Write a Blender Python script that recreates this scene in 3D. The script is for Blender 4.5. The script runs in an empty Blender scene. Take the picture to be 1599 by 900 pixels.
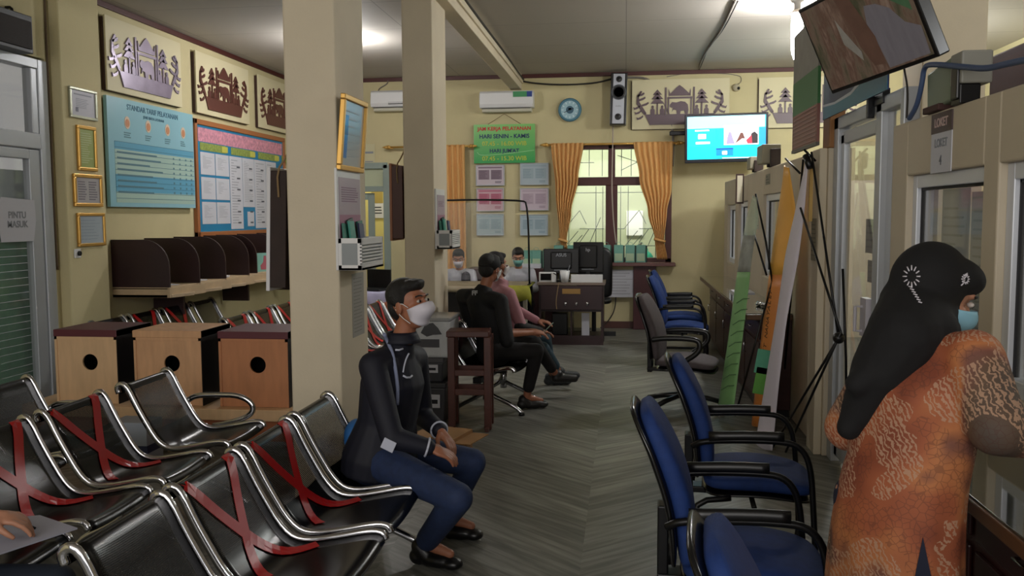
import bpy, bmesh, math, random
from mathutils import Vector, Matrix, Quaternion
random.seed(7)
S = bpy.context.scene
COL = S.collection
PI = math.pi
R = math.radians

# ---------------------------------------------------------------- camera
F = 1380.0; EYE = Vector((0, 0, 1.65))
PITCH = math.atan(113/F); YAW = math.atan(177.5/F*math.cos(PITCH)); ROLL = R(0.3)
fw = Vector((-math.sin(YAW)*math.cos(PITCH), math.cos(YAW)*math.cos(PITCH), -math.sin(PITCH)))
r0 = fw.cross(Vector((0, 0, 1))).normalized(); u0 = r0.cross(fw)
rt = r0*math.cos(ROLL)-u0*math.sin(ROLL); up = u0*math.cos(ROLL)+r0*math.sin(ROLL)
cam_d = bpy.data.cameras.new('camera'); cam = bpy.data.objects.new('camera', cam_d); COL.objects.link(cam)
cam_d.sensor_fit = 'HORIZONTAL'; cam_d.sensor_width = 36; cam_d.lens = 36*F/1599
cam_d.clip_start = .05; cam_d.clip_end = 60
cam.matrix_world = Matrix(((rt.x, up.x, -fw.x, EYE.x), (rt.y, up.y, -fw.y, EYE.y), (rt.z, up.z, -fw.z, EYE.z), (0, 0, 0, 1)))
S.camera = cam

# ---------------------------------------------------------------- light and exposure
S.view_settings.view_transform = 'Standard'; S.view_settings.look = 'None'
S.view_settings.exposure = 0.95; S.view_settings.gamma = 1.0
W = bpy.data.worlds.new('world'); S.world = W; W.use_nodes = True
W.node_tree.nodes['Background'].inputs[0].default_value = (1.0, .98, .95, 1)
W.node_tree.nodes['Background'].inputs[1].default_value = 0.15

def light(name, kind, loc, power, color=(1, 1, 1), size=None, rot=None, sy=None, radius=.05):
    d = bpy.data.lights.new(name, kind); d.energy = power; d.color = color
    if kind == 'AREA':
        d.shape = 'RECTANGLE'; d.size = size; d.size_y = sy or size
    else:
        d.shadow_soft_size = radius
    o = bpy.data.objects.new(name, d); COL.objects.link(o); o.location = loc
    if rot: o.rotation_euler = rot
    return o
# soft fill added behind the camera as entrance daylight; daylight outside the back window
light('entrance_side_fill', 'AREA', (-1.5, -2.6, 2.3), 84, (1, .96, .92), 5.0, (R(80), 0, 0), 2.2)
light('yard_daylight', 'AREA', (-.2, 13.4, 3.4), 60, (.95, 1, .9), 2.4, (R(28), 0, 0), .8)
light('office_fill_light', 'POINT', (3.4, 3.6, 2.9), 38, (.96, .98, 1), radius=.15)  # added without a fixture, lifts the office behind the windows to grey
light('back_office_fill', 'POINT', (2.8, 10.5, 3.2), 60, (.96, 1, .96), radius=.15)  # added fill for the far office, no fixture
light('side_room_light', 'POINT', (-4.0, 14.4, 3.0), 30, (1, .95, .75), radius=.2)

def ray(px, py): return fw+rt*((px-799.5)/F)-up*((py-450)/F)
def onx(px, py, x): d = ray(px, py); return EYE+d*(x/d.x)
def ony(px, py, y): d = ray(px, py); return EYE+d*(y/d.y)
def onz(px, py, z): d = ray(px, py); return EYE+d*((z-EYE.z)/d.z)

# ---------------------------------------------------------------- materials
def lin(c):
    if isinstance(c, str):
        c = [int(c[i:i+2], 16)/255 for i in (0, 2, 4)]
    return tuple((x/12.92 if x <= .04045 else ((x+.055)/1.055)**2.4) for x in c)+(1,)
MATS = {}
def mat(name, color, rough=.5, metal=0.0, var=0.0, scale=8.0, bump=0.0, bscale=60.0, stretch=(1, 1, 1), alpha=1, emit=0, trans=0, spec=None, coat=0):
    if name in MATS: return MATS[name]
    m = bpy.data.materials.new(name); m.use_nodes = True; MATS[name] = m
    nt = m.node_tree; b = nt.nodes['Principled BSDF']; c = lin(color)
    b.inputs['Base Color'].default_value = c; b.inputs['Roughness'].default_value = rough; b.inputs['Metallic'].default_value = metal
    if spec is not None: b.inputs['Specular IOR Level'].default_value = spec
    if coat: b.inputs['Coat Weight'].default_value = coat
    if trans: b.inputs['Transmission Weight'].default_value = trans
    if alpha < 1: b.inputs['Alpha'].default_value = alpha
    if emit:
        b.inputs['Emission Color'].default_value = c; b.inputs['Emission Strength'].default_value = emit
    if var or bump:
        tc = nt.nodes.new('ShaderNodeTexCoord'); mp = nt.nodes.new('ShaderNodeMapping'); mp.inputs['Scale'].default_value = stretch
        nt.links.new(tc.outputs['Object'], mp.inputs['Vector'])
    if var:
        n = nt.nodes.new('ShaderNodeTexNoise'); n.inputs['Scale'].default_value = scale; n.inputs['Detail'].default_value = 5
        nt.links.new(mp.outputs[0], n.inputs['Vector'])
        cr = nt.nodes.new('ShaderNodeValToRGB'); cr.color_ramp.elements[0].position = .3; cr.color_ramp.elements[1].position = .7
        cr.color_ramp.elements[0].color = tuple(x*(1-var) for x in c[:3])+(1,)
        cr.color_ramp.elements[1].color = tuple(min(1, x*(1+var)) for x in c[:3])+(1,)
        nt.links.new(n.outputs['Fac'], cr.inputs[0]); nt.links.new(cr.outputs[0], b.inputs['Base Color'])
    if bump:
        n2 = nt.nodes.new('ShaderNodeTexNoise'); n2.inputs['Scale'].default_value = bscale; n2.inputs['Detail'].default_value = 4
        nt.links.new(mp.outputs[0], n2.inputs['Vector'])
        bp = nt.nodes.new('ShaderNodeBump'); bp.inputs['Strength'].default_value = bump; bp.inputs['Distance'].default_value = .02
        nt.links.new(n2.outputs['Fac'], bp.inputs['Height']); nt.links.new(bp.outputs[0], b.inputs['Normal'])
    return m
wallm = mat('cream_wall', 'c8bd93', .8, var=.05, scale=2, bump=.05)
colm = mat('column_cream', 'd2c6ae', .75, var=.04, scale=3, bump=.05)
partm = mat('partition_cream', 'c4b8a2', .6, var=.04, scale=3)
trimm = mat('red_trim', '4c1e1a', .5)
alum = mat('aluminium', 'b4b8bd', .4, .3)
white = mat('white_plastic', 'dcdcdc', .4)
white2 = mat('white_paper', 'c9cad2', .8)
grayp = mat('gray_print', '8d9096', .8)
black = mat('black_plastic', '0c0c0e', .35)
blackm = mat('black_metal', '101012', .35, .4)
chrome = mat('chrome', 'c4c4c8', .11, 1)
brown = mat('dark_brown_laminate', '2c1518', .45, var=.15, scale=4)
brown2 = mat('dark_wood', '38181a', .4, var=.2, scale=3, stretch=(6, 1, 1))
gold = mat('gold_frame', 'd2a557', .35, .6)
ply = mat('plywood', 'd0a27a', .6, var=.12, scale=4, stretch=(5, 5, 1))
ply2 = mat('plywood_pale', 'd8b48c', .6, var=.08, scale=4, stretch=(5, 5, 1))
maroon = mat('maroon_laminate', '5c2832', .5)
redtape = mat('red_tape', 'b00c12', .35)
skin = mat('skin', '9a644a', .55, var=.06, scale=12)
skin2 = mat('skin_light', 'a9785f', .55, var=.06, scale=12)
hairm = mat('black_hair', '0b0908', .5, var=.3, scale=60, bump=.5, bscale=120, stretch=(3, 3, 1))
def thin_glass(name, color, a):
    m = bpy.data.materials.new(name); m.use_nodes = True; nt = m.node_tree; b = nt.nodes['Principled BSDF']; b.inputs['Base Color'].default_value = lin(color); b.inputs['Roughness'].default_value = .04
    tr = nt.nodes.new('ShaderNodeBsdfTransparent'); gl = nt.nodes.new('ShaderNodeBsdfGlossy'); gl.inputs['Roughness'].default_value = .03; fr = nt.nodes.new('ShaderNodeFresnel'); fr.inputs[0].default_value = 1.45
    m1 = nt.nodes.new('ShaderNodeMixShader'); m1.inputs[0].default_value = a; nt.links.new(tr.outputs[0], m1.inputs[1]); nt.links.new(b.outputs[0], m1.inputs[2])
    m2 = nt.nodes.new('ShaderNodeMixShader'); ge = nt.nodes.new('ShaderNodeNewGeometry'); iv = nt.nodes.new('ShaderNodeMath'); iv.operation = 'SUBTRACT'; iv.inputs[0].default_value = 1; nt.links.new(ge.outputs['Backfacing'], iv.inputs[1]); ml = nt.nodes.new('ShaderNodeMath'); ml.operation = 'MULTIPLY'; nt.links.new(fr.outputs[0], ml.inputs[0]); nt.links.new(iv.outputs[0], ml.inputs[1]); nt.links.new(ml.outputs[0], m2.inputs[0]); nt.links.new(m1.outputs[0], m2.inputs[1]); nt.links.new(gl.outputs[0], m2.inputs[2])
    nt.links.new(m2.outputs[0], nt.nodes['Material Output'].inputs[0]); MATS[name] = m; return m
thin_glass('door_glass', 'c5cdca', .08); thin_glass('booth_glass', 'c5cacc', .18); thin_glass('clear_pane', 'eef4f0', .03); thin_glass('picture_glass', 'ffffff', .03)
screenblack = mat('screen_black', '050507', .15)
inkm = mat('ink', '1c1c24', .7)

# perforated black steel
def perforated():
    m = bpy.data.materials.new('perforated_black_steel'); m.use_nodes = True; nt = m.node_tree; b = nt.nodes['Principled BSDF']
    b.inputs['Base Color'].default_value = lin('060607'); b.inputs['Roughness'].default_value = .24; b.inputs['Metallic'].default_value = .0; b.inputs['Specular IOR Level'].default_value = .32
    uv = nt.nodes.new('ShaderNodeUVMap'); sp = nt.nodes.new('ShaderNodeSeparateXYZ'); nt.links.new(uv.outputs[0], sp.inputs[0])
    def M(op, a, bb=None):
        n = nt.nodes.new('ShaderNodeMath'); n.operation = op
        for i, v in enumerate((a, bb)):
            if v is None: continue
            if isinstance(v, (int, float)): n.inputs[i].default_value = v
            else: nt.links.new(v, n.inputs[i])
        return n.outputs[0]
    k = PI/.0062
    a = M('SINE', M('MULTIPLY', M('ADD', sp.outputs[0], sp.outputs[1]), k))
    c = M('SINE', M('MULTIPLY', M('SUBTRACT', sp.outputs[0], sp.outputs[1]), k))
    hole = M('GREATER_THAN', M('MULTIPLY', a, c), .30)
    # solid band at the rolled rims (v beyond limits is given by z of the uv map area)
    inside = M('MULTIPLY', M('GREATER_THAN', sp.outputs[1], .10), M('LESS_THAN', sp.outputs[1], .36))
    in2 = M('LESS_THAN', M('ABSOLUTE', sp.outputs[0]), .19)
    fac = M('MULTIPLY', M('MULTIPLY', hole, inside), in2)
    tr = nt.nodes.new('ShaderNodeBsdfTransparent'); mx = nt.nodes.new('ShaderNodeMixShader')
    nt.links.new(fac, mx.inputs[0]); nt.links.new(b.outputs[0], mx.inputs[1]); nt.links.new(tr.outputs[0], mx.inputs[2])
    nt.links.new(mx.outputs[0], nt.nodes['Material Output'].inputs[0]); return m
perf = perforated()

def floor_mat():
    m = bpy.data.materials.new('chevron_vinyl'); m.use_nodes = True; nt = m.node_tree; b = nt.nodes['Principled BSDF']
    tc = nt.nodes.new('ShaderNodeTexCoord'); sp = nt.nodes.new('ShaderNodeSeparateXYZ'); nt.links.new(tc.outputs['Object'], sp.inputs[0])
    def M(op, a, bb=None, c=None):
        n = nt.nodes.new('ShaderNodeMath'); n.operation = op
        for i, v in enumerate((a, bb, c)):
            if v is None: continue
            if isinstance(v, (int, float)): n.inputs[i].default_value = v
            else: nt.links.new(v, n.inputs[i])
        return n.outputs[0]
    x, y = sp.outputs[0], sp.outputs[1]
    fold = M('PINGPONG', M('ADD', x, 10.65), .95)               # zig-zag across the room
    v = M('ADD', y, M('MULTIPLY', fold, .85))
    colid = M('FLOOR', M('DIVIDE', M('ADD', x, 10.65), .95))
    pl = M('DIVIDE', v, .21); pid = M('FLOOR', pl); fr = M('FRACT', pl)
    cb = nt.nodes.new('ShaderNodeCombineXYZ'); nt.links.new(pid, cb.inputs[0]); nt.links.new(colid, cb.inputs[1])
    wn = nt.nodes.new('ShaderNodeTexWhiteNoise'); nt.links.new(cb.outputs[0], wn.inputs[0])
    cb2 = nt.nodes.new('ShaderNodeCombineXYZ'); nt.links.new(M('MULTIPLY', fold, 2.2), cb2.inputs[0]); nt.links.new(M('MULTIPLY', v, 16), cb2.inputs[1]); nt.links.new(colid, cb2.inputs[2])
    no = nt.nodes.new('ShaderNodeTexNoise'); no.inputs['Scale'].default_value = 1.3; no.inputs['Detail'].default_value = 6; nt.links.new(cb2.outputs[0], no.inputs['Vector'])
    n3 = nt.nodes.new('ShaderNodeTexNoise'); n3.inputs['Scale'].default_value = 1.1; nt.links.new(tc.outputs['Object'], n3.inputs['Vector'])
    s = M('ADD', M('ADD', M('MULTIPLY', wn.outputs['Value'], .12), M('MULTIPLY', no.outputs['Fac'], .80)), M('MULTIPLY', n3.outputs['Fac'], .30))
    cr = nt.nodes.new('ShaderNodeValToRGB'); e = cr.color_ramp.elements
    e[0].position = .3; e[0].color = lin('34332e'); e[1].position = .85; e[1].color = lin('93938a')
    q = e.new(.55); q.color = lin('62625c'); nt.links.new(s, cr.inputs[0])
    edge = M('LESS_THAN', fr, .012)
    mx = nt.nodes.new('ShaderNodeMix'); mx.data_type = 'RGBA'; mx.inputs['B'].default_value = lin('3c3b36')
    nt.links.new(edge, mx.inputs['Factor']); nt.links.new(cr.outputs[0], mx.inputs['A']); nt.links.new(mx.outputs['Result'], b.inputs['Base Color'])
    b.inputs['Roughness'].default_value = .42; return m
floorm = floor_mat()

def ceil_mat():
    m = bpy.data.materials.new('ceiling_board'); m.use_nodes = True; nt = m.node_tree; b = nt.nodes['Principled BSDF']
    tc = nt.nodes.new('ShaderNodeTexCoord')
    br = nt.nodes.new('ShaderNodeTexBrick'); br.offset = 0
    for k, v in (('Scale', 1), ('Mortar Size', .006), ('Brick Width', 2.4), ('Row Height', 1.2)): br.inputs[k].default_value = v
    br.inputs['Color1'].default_value = lin('b8b2a8'); br.inputs['Color2'].default_value = lin('b2aca3'); br.inputs['Mortar'].default_value = lin('98928a')
    nt.links.new(tc.outputs['Object'], br.inputs['Vector']); nt.links.new(br.outputs['Color'], b.inputs['Base Color'])
    b.inputs['Roughness'].default_value = .75; return m

# ---------------------------------------------------------------- mesh builder
class MB:
    def __init__(s):
        s.v = []; s.f = []; s.mi = []; s.uv = {}; s.cur = 0; s.M = Matrix.Identity(4)
    def add(s, vs, fs):
        o = len(s.v); s.v += [s.M @ Vector(p) for p in vs]
        for f in fs: s.f.append([o+i for i in f]); s.mi.append(s.cur)
        return o
    def box(s, x0, x1, y0, y1, z0, z1, mi=None):
        if mi is not None: s.cur = mi
        s.add([(x, y, z) for z in (z0, z1) for y in (y0, y1) for x in (x0, x1)],
              [(0, 2, 3, 1), (4, 5, 7, 6), (0, 1, 5, 4), (2, 6, 7, 3), (0, 4, 6, 2), (1, 3, 7, 5)]); return s
    def prism(s, pts, z0, z1, mi=None):        # outline in xy, extruded in z
        if mi is not None: s.cur = mi
        a = sum(pts[i][0]*pts[(i+1) % len(pts)][1]-pts[(i+1) % len(pts)][0]*pts[i][1] for i in range(len(pts)))
        if a < 0: pts = pts[::-1]
        n = len(pts)
        s.add([(p[0], p[1], z0) for p in pts]+[(p[0], p[1], z1) for p in pts],
              [list(range(n))[::-1], list(range(n, 2*n))]+[(i, (i+1) % n, n+(i+1) % n, n+i) for i in range(n)]); return s
    def loft(s, rings, cap=True, closed=True):
        n = len(rings[0]); vs = [p for r in rings for p in r]; fs = []
        for k in range(len(rings)-1):
            for i in range(n if closed else n-1):
                j = (i+1) % n; fs.append((k*n+i, k*n+j, (k+1)*n+j, (k+1)*n+i))
        if cap and closed:
            fs.append(list(range(n))[::-1]); fs.append([(len(rings)-1)*n+i for i in range(n)])
        s.add(vs, fs); return s
    def tube(s, pts, r, n=10, smooth=0, mi=None, closed=False, ry=None):
        if mi is not None: s.cur = mi
        pts = [Vector(p) for p in pts]
        for _ in range(smooth):
            q = [pts[0]]
            for a, b in zip(pts, pts[1:]): q += [a*.75+b*.25, a*.25+b*.75]
            q.append(pts[-1]); pts = q
        rr = r if isinstance(r, (list, tuple)) else None
        rings = []; prev = None
        for i, p in enumerate(pts):
            a = pts[max(0, i-1)]; b = pts[min(len(pts)-1, i+1)]; t = (b-a).normalized()
            if prev is None:
                h = Vector((0, 0, 1)) if abs(t.z) < .9 else Vector((1, 0, 0)); u = t.cross(h).normalized()
            else:
                u = (prev-t*prev.dot(t)).normalized()
            prev = u; w = t.cross(u)
            rad = (rr[min(len(rr)-1, int(i*len(rr)/len(pts)))] if rr else r); r2 = ry or rad
            rings.append([p+u*rad*math.cos(2*PI*k/n)+w*r2*math.sin(2*PI*k/n) for k in range(n)])
        s.loft(rings); return s
    def cyl(s, p0, p1, r, r1=None, n=20, mi=None):
        if mi is not None: s.cur = mi
        p0 = Vector(p0); p1 = Vector(p1); t = (p1-p0).normalized(); h = Vector((0, 0, 1)) if abs(t.z) < .9 else Vector((1, 0, 0))
        u = t.cross(h).normalized(); w = t.cross(u); r1 = r if r1 is None else r1
        s.loft([[p+u*q*math.cos(2*PI*k/n)+w*q*math.sin(2*PI*k/n) for k in range(n)] for p, q in ((p0, r), (p1, r1))]); return s
    def blob(s, c, rad, q=None, n=16, m=10):
        c = Vector(c); rad = (rad,)*3 if isinstance(rad, (int, float)) else rad; vs = []; fs = []
        for i in range(1, m):
            th = PI*i/m
            for k in range(n):
                ph = 2*PI*k/n; p = Vector((rad[0]*math.sin(th)*math.cos(ph), rad[1]*math.sin(th)*math.sin(ph), rad[2]*math.cos(th)))
                vs.append(c+(q @ p if q else p))
        t = Vector((0, 0, rad[2])); vs += [c+(q @ t if q else t), c-(q @ t if q else t)]
        T = len(vs)-2
        for i in range(m-2):
            for k in range(n): j = (k+1) % n; fs.append((i*n+k, (i+1)*n+k, (i+1)*n+j, i*n+j))
        for k in range(n):
            j = (k+1) % n; fs.append((T, k, j)); fs.append((T+1, (m-2)*n+j, (m-2)*n+k))
        s.add(vs, fs); return s
    def limb(s, p0, p1, r0, r1, n=14):         # tapered capsule
        p0 = Vector(p0); p1 = Vector(p1)
        s.cyl(p0, p1, r0, r1, n); s.blob(p0, r0, n=n, m=8); s.blob(p1, r1, n=n, m=8); return s
    def chain(s, pts, rs):
        for i in range(len(pts)-1): s.limb(pts[i], pts[i+1], rs[i], rs[i+1])
        return s
    def lathe(s, prof, c=(0, 0, 0), n=24, mi=None):
        if mi is not None: s.cur = mi
        c = Vector(c); s.loft([[c+Vector((r*math.cos(2*PI*k/n), r*math.sin(2*PI*k/n), z)) for k in range(n)] for r, z in prof]); return s
    def sheet(s, rows, t=None, uvs=None):       # open grid of points; t = thickness along normal (solidify later)
        n = len(rows[0]); o = len(s.v); vs = [p for r in rows for p in r]; fs = []
        for k in range(len(rows)-1):
            for i in range(n-1): fs.append((k*n+i, k*n+i+1, (k+1)*n+i+1, (k+1)*n+i))
        s.add(vs, fs)
        if uvs:
            for i, q in enumerate([u for r in uvs for u in r]): s.uv[o+i] = q
        return s
    def build(s, name, mats, parent=None, smooth=False, bevel=0, solid=0, remesh=0, sm=0, sub=0, angle=None, offset=0):
        me = bpy.data.meshes.new(name); me.from_pydata([tuple(v) for v in s.v], [], s.f)
        for m in (mats if isinstance(mats, (list, tuple)) else [mats]): me.materials.append(m)
        for p, k in zip(me.polygons, s.mi): p.material_index = k; p.use_smooth = smooth
        if s.uv:
            l = me.uv_layers.new(name='UVMap')
            for lp in me.loops: l.data[lp.index].uv = s.uv.get(lp.vertex_index, (0, 0))
        me.update()
        bm = bmesh.new(); bm.from_mesh(me); bmesh.ops.recalc_face_normals(bm, faces=bm.faces); bm.to_mesh(me); bm.free()
        o = bpy.data.objects.new(name, me); COL.objects.link(o)
        if parent: o.parent = parent
        if remesh:
            d = o.modifiers.new('r', 'REMESH'); d.mode = 'VOXEL'; d.voxel_size = remesh; d.use_smooth_shade = True
            if sm: d = o.modifiers.new('s', 'SMOOTH'); d.iterations = sm; d.factor = .5
        if solid: d = o.modifiers.new('t', 'SOLIDIFY'); d.thickness = solid; d.offset = offset
        if bevel: d = o.modifiers.new('b', 'BEVEL'); d.width = bevel; d.segments = 2; d.limit_method = 'ANGLE'; d.angle_limit = R(40)
        if sub: d = o.modifiers.new('u', 'SUBSURF'); d.levels = sub; d.render_levels = sub
        return o
def props(o, label=None, cat=None, group=None, kind=None):
    if label: o['label'] = label
    if cat: o['category'] = cat
    if group: o['group'] = group
    if kind: o['kind'] = kind
    return o
def thing(name, label, cat, loc=(0, 0, 0), rz=0, group=None, M=None):
    o = bpy.data.objects.new(name, None); COL.objects.link(o); o.empty_display_size = .1
    if M is not None: o.matrix_world = M
    else: o.location = loc; o.rotation_euler = (0, 0, rz)
    return props(o, label, cat, group)
def struct(name, mb, m, label=None, **k):
    o = mb.build(name, m, **k); return props(o, label, kind='structure')
def dup(root, loc=None, rz=None, label=None, M=None):
    def cp(o, par):
        c = o.copy(); COL.objects.link(c)
        if par: c.parent = par; c.matrix_parent_inverse = o.matrix_parent_inverse.copy()
        for ch in [x for x in bpy.data.objects if x.parent == o]: cp(ch, c)
        return c
    r = cp(root, None)
    if M is not None: r.matrix_world = M
    if loc is not None: r.location = loc
    if rz is not None: r.rotation_euler = (0, 0, rz)
    if label: r['label'] = label
    return r
def basis(ux, uy, n, loc):
    ux, uy, n = Vector(ux), Vector(uy), Vector(n)
    return Matrix(((ux.x, uy.x, n.x, loc[0]), (ux.y, uy.y, n.y, loc[1]), (ux.z, uy.z, n.z, loc[2]), (0, 0, 0, 1)))
def ML(loc): return basis((0, 1, 0), (0, 0, 1), (1, 0, 0), loc)      # on a wall seen from +x
def MBk(loc): return basis((1, 0, 0), (0, 0, 1), (0, -1, 0), loc)    # on the back wall
def MR(loc): return basis((0, -1, 0), (0, 0, 1), (-1, 0, 0), loc)    # on a wall seen from -x
def text(body, size, loc, m, parent, name='lettering', ext=.0015, rot=None, align='CENTER', bold=0.0, sx=1):
    c = bpy.data.curves.new(name, 'FONT'); c.body = body; c.size = size; c.extrude = ext; c.align_x = align; c.align_y = 'CENTER'; c.offset = bold
    t = bpy.data.objects.new(name, c); COL.objects.link(t)
    me = bpy.data.meshes.new_from_object(t); bpy.data.objects.remove(t); bpy.data.curves.remove(c)
    me.materials.clear(); me.materials.append(m); me.name = name
    o = bpy.data.objects.new(name, me); COL.objects.link(o); o.parent = parent; o.location = loc; o.scale = (sx, 1, 1)
    if rot: o.rotation_euler = rot
    return o
def lines(mb, x0, x1, y0, y1, n, z, mi, th=.4, jag=.3, t=.0015):
    dy = (y1-y0)/n
    for i in range(n):
        y = y0+dy*(i+.5); e = x1-(x1-x0)*random.random()*jag; mb.box(x0, e, y-abs(dy)*th/2, y+abs(dy)*th/2, z, z+t, mi)
# ================================================================ SETTING
XL = -4.92; YB = 12.95; ZC = 3.69; XR = 4.6; XP = 1.34
struct('floor', MB().box(XL-.3, XR+.3, -3, 16.5, -.1, 0), floorm)
struct('ceiling', MB().box(XL-.3, XR+.3, -3, YB+.1, ZC, ZC+.1), ceil_mat())
struct('wall_left', MB().box(XL-.2, XL, 7.1, YB+.2, 0, ZC).box(XL-.2, XL, -3, 7.1, 3.0, ZC).box(XL-.2, XL, -3, 5.2, 0, 3.0), wallm)
# back wall with a doorway and a window opening
dl, dr, dt = -4.35, -3.52, 2.42; wl, wr, wb, wt = -.95, .66, .97, 2.68
b = MB().box(XL-.2, dl, YB, YB+.2, 0, ZC).box(dl, dr, YB, YB+.2, dt, ZC).box(dr, wl, YB, YB+.2, 0, ZC)
b.box(wl, wr, YB, YB+.2, 0, wb).box(wl, wr, YB, YB+.2, wt, ZC).box(wr, XR+.2, YB, YB+.2, 0, ZC)
struct('wall_back', b, wallm)
struct('wall_right', MB().box(XR, XR+.2, -3, YB+.2, 0, ZC), wallm)
# walls outside the back window and in the side room
struct('wall_yard', MB().box(-2.6, 3.2, 15.2, 15.3, 0, 3.4), mat('yard_wall', 'b9c0a0', .8, var=.1, scale=1.5))
struct('wall_side_room', MB().box(-5.4, -3.0, 15.0, 15.1, 0, 3.6).box(-3.1, -3.0, 13.15, 15.0, 0, 3.6), mat('yellow_wall', 'd8cc84', .8))
struct('trim_1', MB().box(XL, XL+.025, 7.1, YB, ZC-.055, ZC), trimm, bevel=.004)
struct('trim_2', MB().box(XL, XR, YB-.025, YB, ZC-.055, ZC), trimm, bevel=.004)
struct('baseboard_back', MB().box(-.3, .95, YB-.015, YB, 0, .1), mat('skirting', '54302a', .5), bevel=.003)
# pilaster by the glass door, ceiling beam, columns
struct('trim_3', MB().box(XL, XL+.1, 7.17, 7.76, 0, ZC), wallm, bevel=.01)
struct('ceiling_beam', MB().box(-1.66, -1.50, -3, YB, 3.47, ZC).box(-1.50, -1.475, -3, YB, 3.56, 3.60), colm, bevel=.006)
struct('column_1', MB().box(-1.90, -1.60, 4.82, 5.36, 0, ZC), colm, bevel=.012)
struct('column_2', MB().box(-1.86, -1.60, 7.34, 7.90, 0, ZC), colm, bevel=.012)
c3a = ony(1441, 100, 6.5).x; c3b = ony(1541, 100, 6.5).x
struct('column_3', MB().box(c3a, c3b, 6.5, 6.95, 0, ZC), colm, bevel=.012)

# glass door bay in the left wall (frame, transom, glass, green blind behind)
XD = XL
f = MB()
f.box(XD-.09, XD+.02, 6.98, 7.10, 0, 2.98).box(XD-.09, XD+.02, 5.2, 6.98, 2.90, 2.98).box(XD-.09, XD+.02, 5.2, 6.98, 2.23, 2.36)
f.box(XD-.07, XD+.01, 6.90, 6.98, 2.36, 2.90)
dr1 = thing('door_1', None, None); props(dr1, kind='structure'); dr1.location = (0, 0, 0)
f.build('door_frame', alum, dr1, bevel=.006)
lf = MB().box(XD-.06, XD+.005, 6.84, 6.975, .05, 2.22).box(XD-.06, XD+.005, 5.25, 6.84, .05, .2).box(XD-.06, XD+.005, 5.25, 6.84, 2.14, 2.22).box(XD-.06, XD+.005, 5.2, 5.3, .05, 2.22)
lf.build('door_leaf', alum, dr1, bevel=.006)
MB().box(XD-.035, XD-.03, 5.3, 6.84, .2, 2.14).box(XD-.035, XD-.03, 5.25, 6.9, 2.36, 2.9).build('pane', mat('door_glass', 'd5dcd8', .04, trans=1), dr1)
bl = MB()
for i in range(27):
    z = .22+i*.062
    bl.box(XD-.13, XD-.115, 5.25, 6.95, z, z+.059, 0)
props(bl.build('slatted_blind', mat('green_slats', '4d8263', .6, var=.15, scale=2, stretch=(1, 6, 1)), dr1, bevel=.004), label='green horizontal slats behind the glass')
MB().box(XD-.112, XD-.108, 5.25, 6.95, 1.80, 2.05).build('pane_film', mat('pale_film', 'aab6bc', .5), dr1)
MB().box(XD-.6, XD-.55, 5.0, 7.1, 0, 3.1).build('backing', mat('taupe_shade', '8a8078', .8), dr1)
t = thing('paper_notice', 'white torn paper notice taped inside the glass door', 'notice', M=ML(onx(27, 345, XD+.012)))
p = MB(); p.prism([(-.2, -.17), (.19, -.17), (.23, .0), (.22, .17), (-.18, .19), (-.22, .1), (-.21, -.1)], 0, .002, 0)
p.build('sheet', [white2], t)
text('PINTU', .075, (-.0, .045, .003), grayp, t, ext=.0006, bold=.002); text('MASUK', .075, (0, -.03, .003), grayp, t, ext=.0006, bold=.002)

# cornice cables on left wall
def cable(name, label, pts, r, m, smooth=2):
    o = MB().tube(pts, r, 8, smooth).build(name, m, smooth=True); return props(o, label, 'cable')
cable('power_cable', 'thin dusty cable running down the wall beside the glass door', [(XL+.012, 7.13, 3.6), (XL+.012, 7.12, 3.0), (XL+.012, 7.135, 2.5), (XL+.012, 7.12, 2.0), (XL+.012, 7.13, 1.2)], .009, mat('dusty_cable', '5b4a35', .7))
sk = thing('wall_socket', 'small white socket on the pilaster below the framed notices', 'socket', M=ML((XL+.1, onx(120, 396, XL+.1).y, onx(120, 396, XL+.1).z)))
MB().box(-.045, .045, -.04, .04, 0, .012).build('plate', white, sk, bevel=.004)
MB().cyl((.01, 0, .012), (.01, 0, .03), .022, n=16).build('socket_hole', black, sk, bevel=.002)

# dark box over the glass door
pp = onx(22, 52, XL)
vb = thing('wall_speaker', 'dark grey boxed speaker mounted above the glass door', 'speaker', M=ML((XL, 6.35, 3.13)))
MB().box(-.42, .42, -.15, .15, 0, .14).build('housing', mat('gray_metal', '5a5c60', .5, .3), vb, bevel=.008)
MB().box(-.39, .39, -.12, .10, .14, .155).build('grille', mat('grille_dark', '241c1c', .7, bump=.3, bscale=200), vb, bevel=.004)
MB().tube([(-.35, .15, .06), (-.35, .22, .06)], .012).build('bracket', blackm, vb); MB().tube([(.3, .15, .06), (.3, .2, .05), (.3, .2, 0)], .012, smooth=1).build('bracket', blackm, vb)

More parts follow.
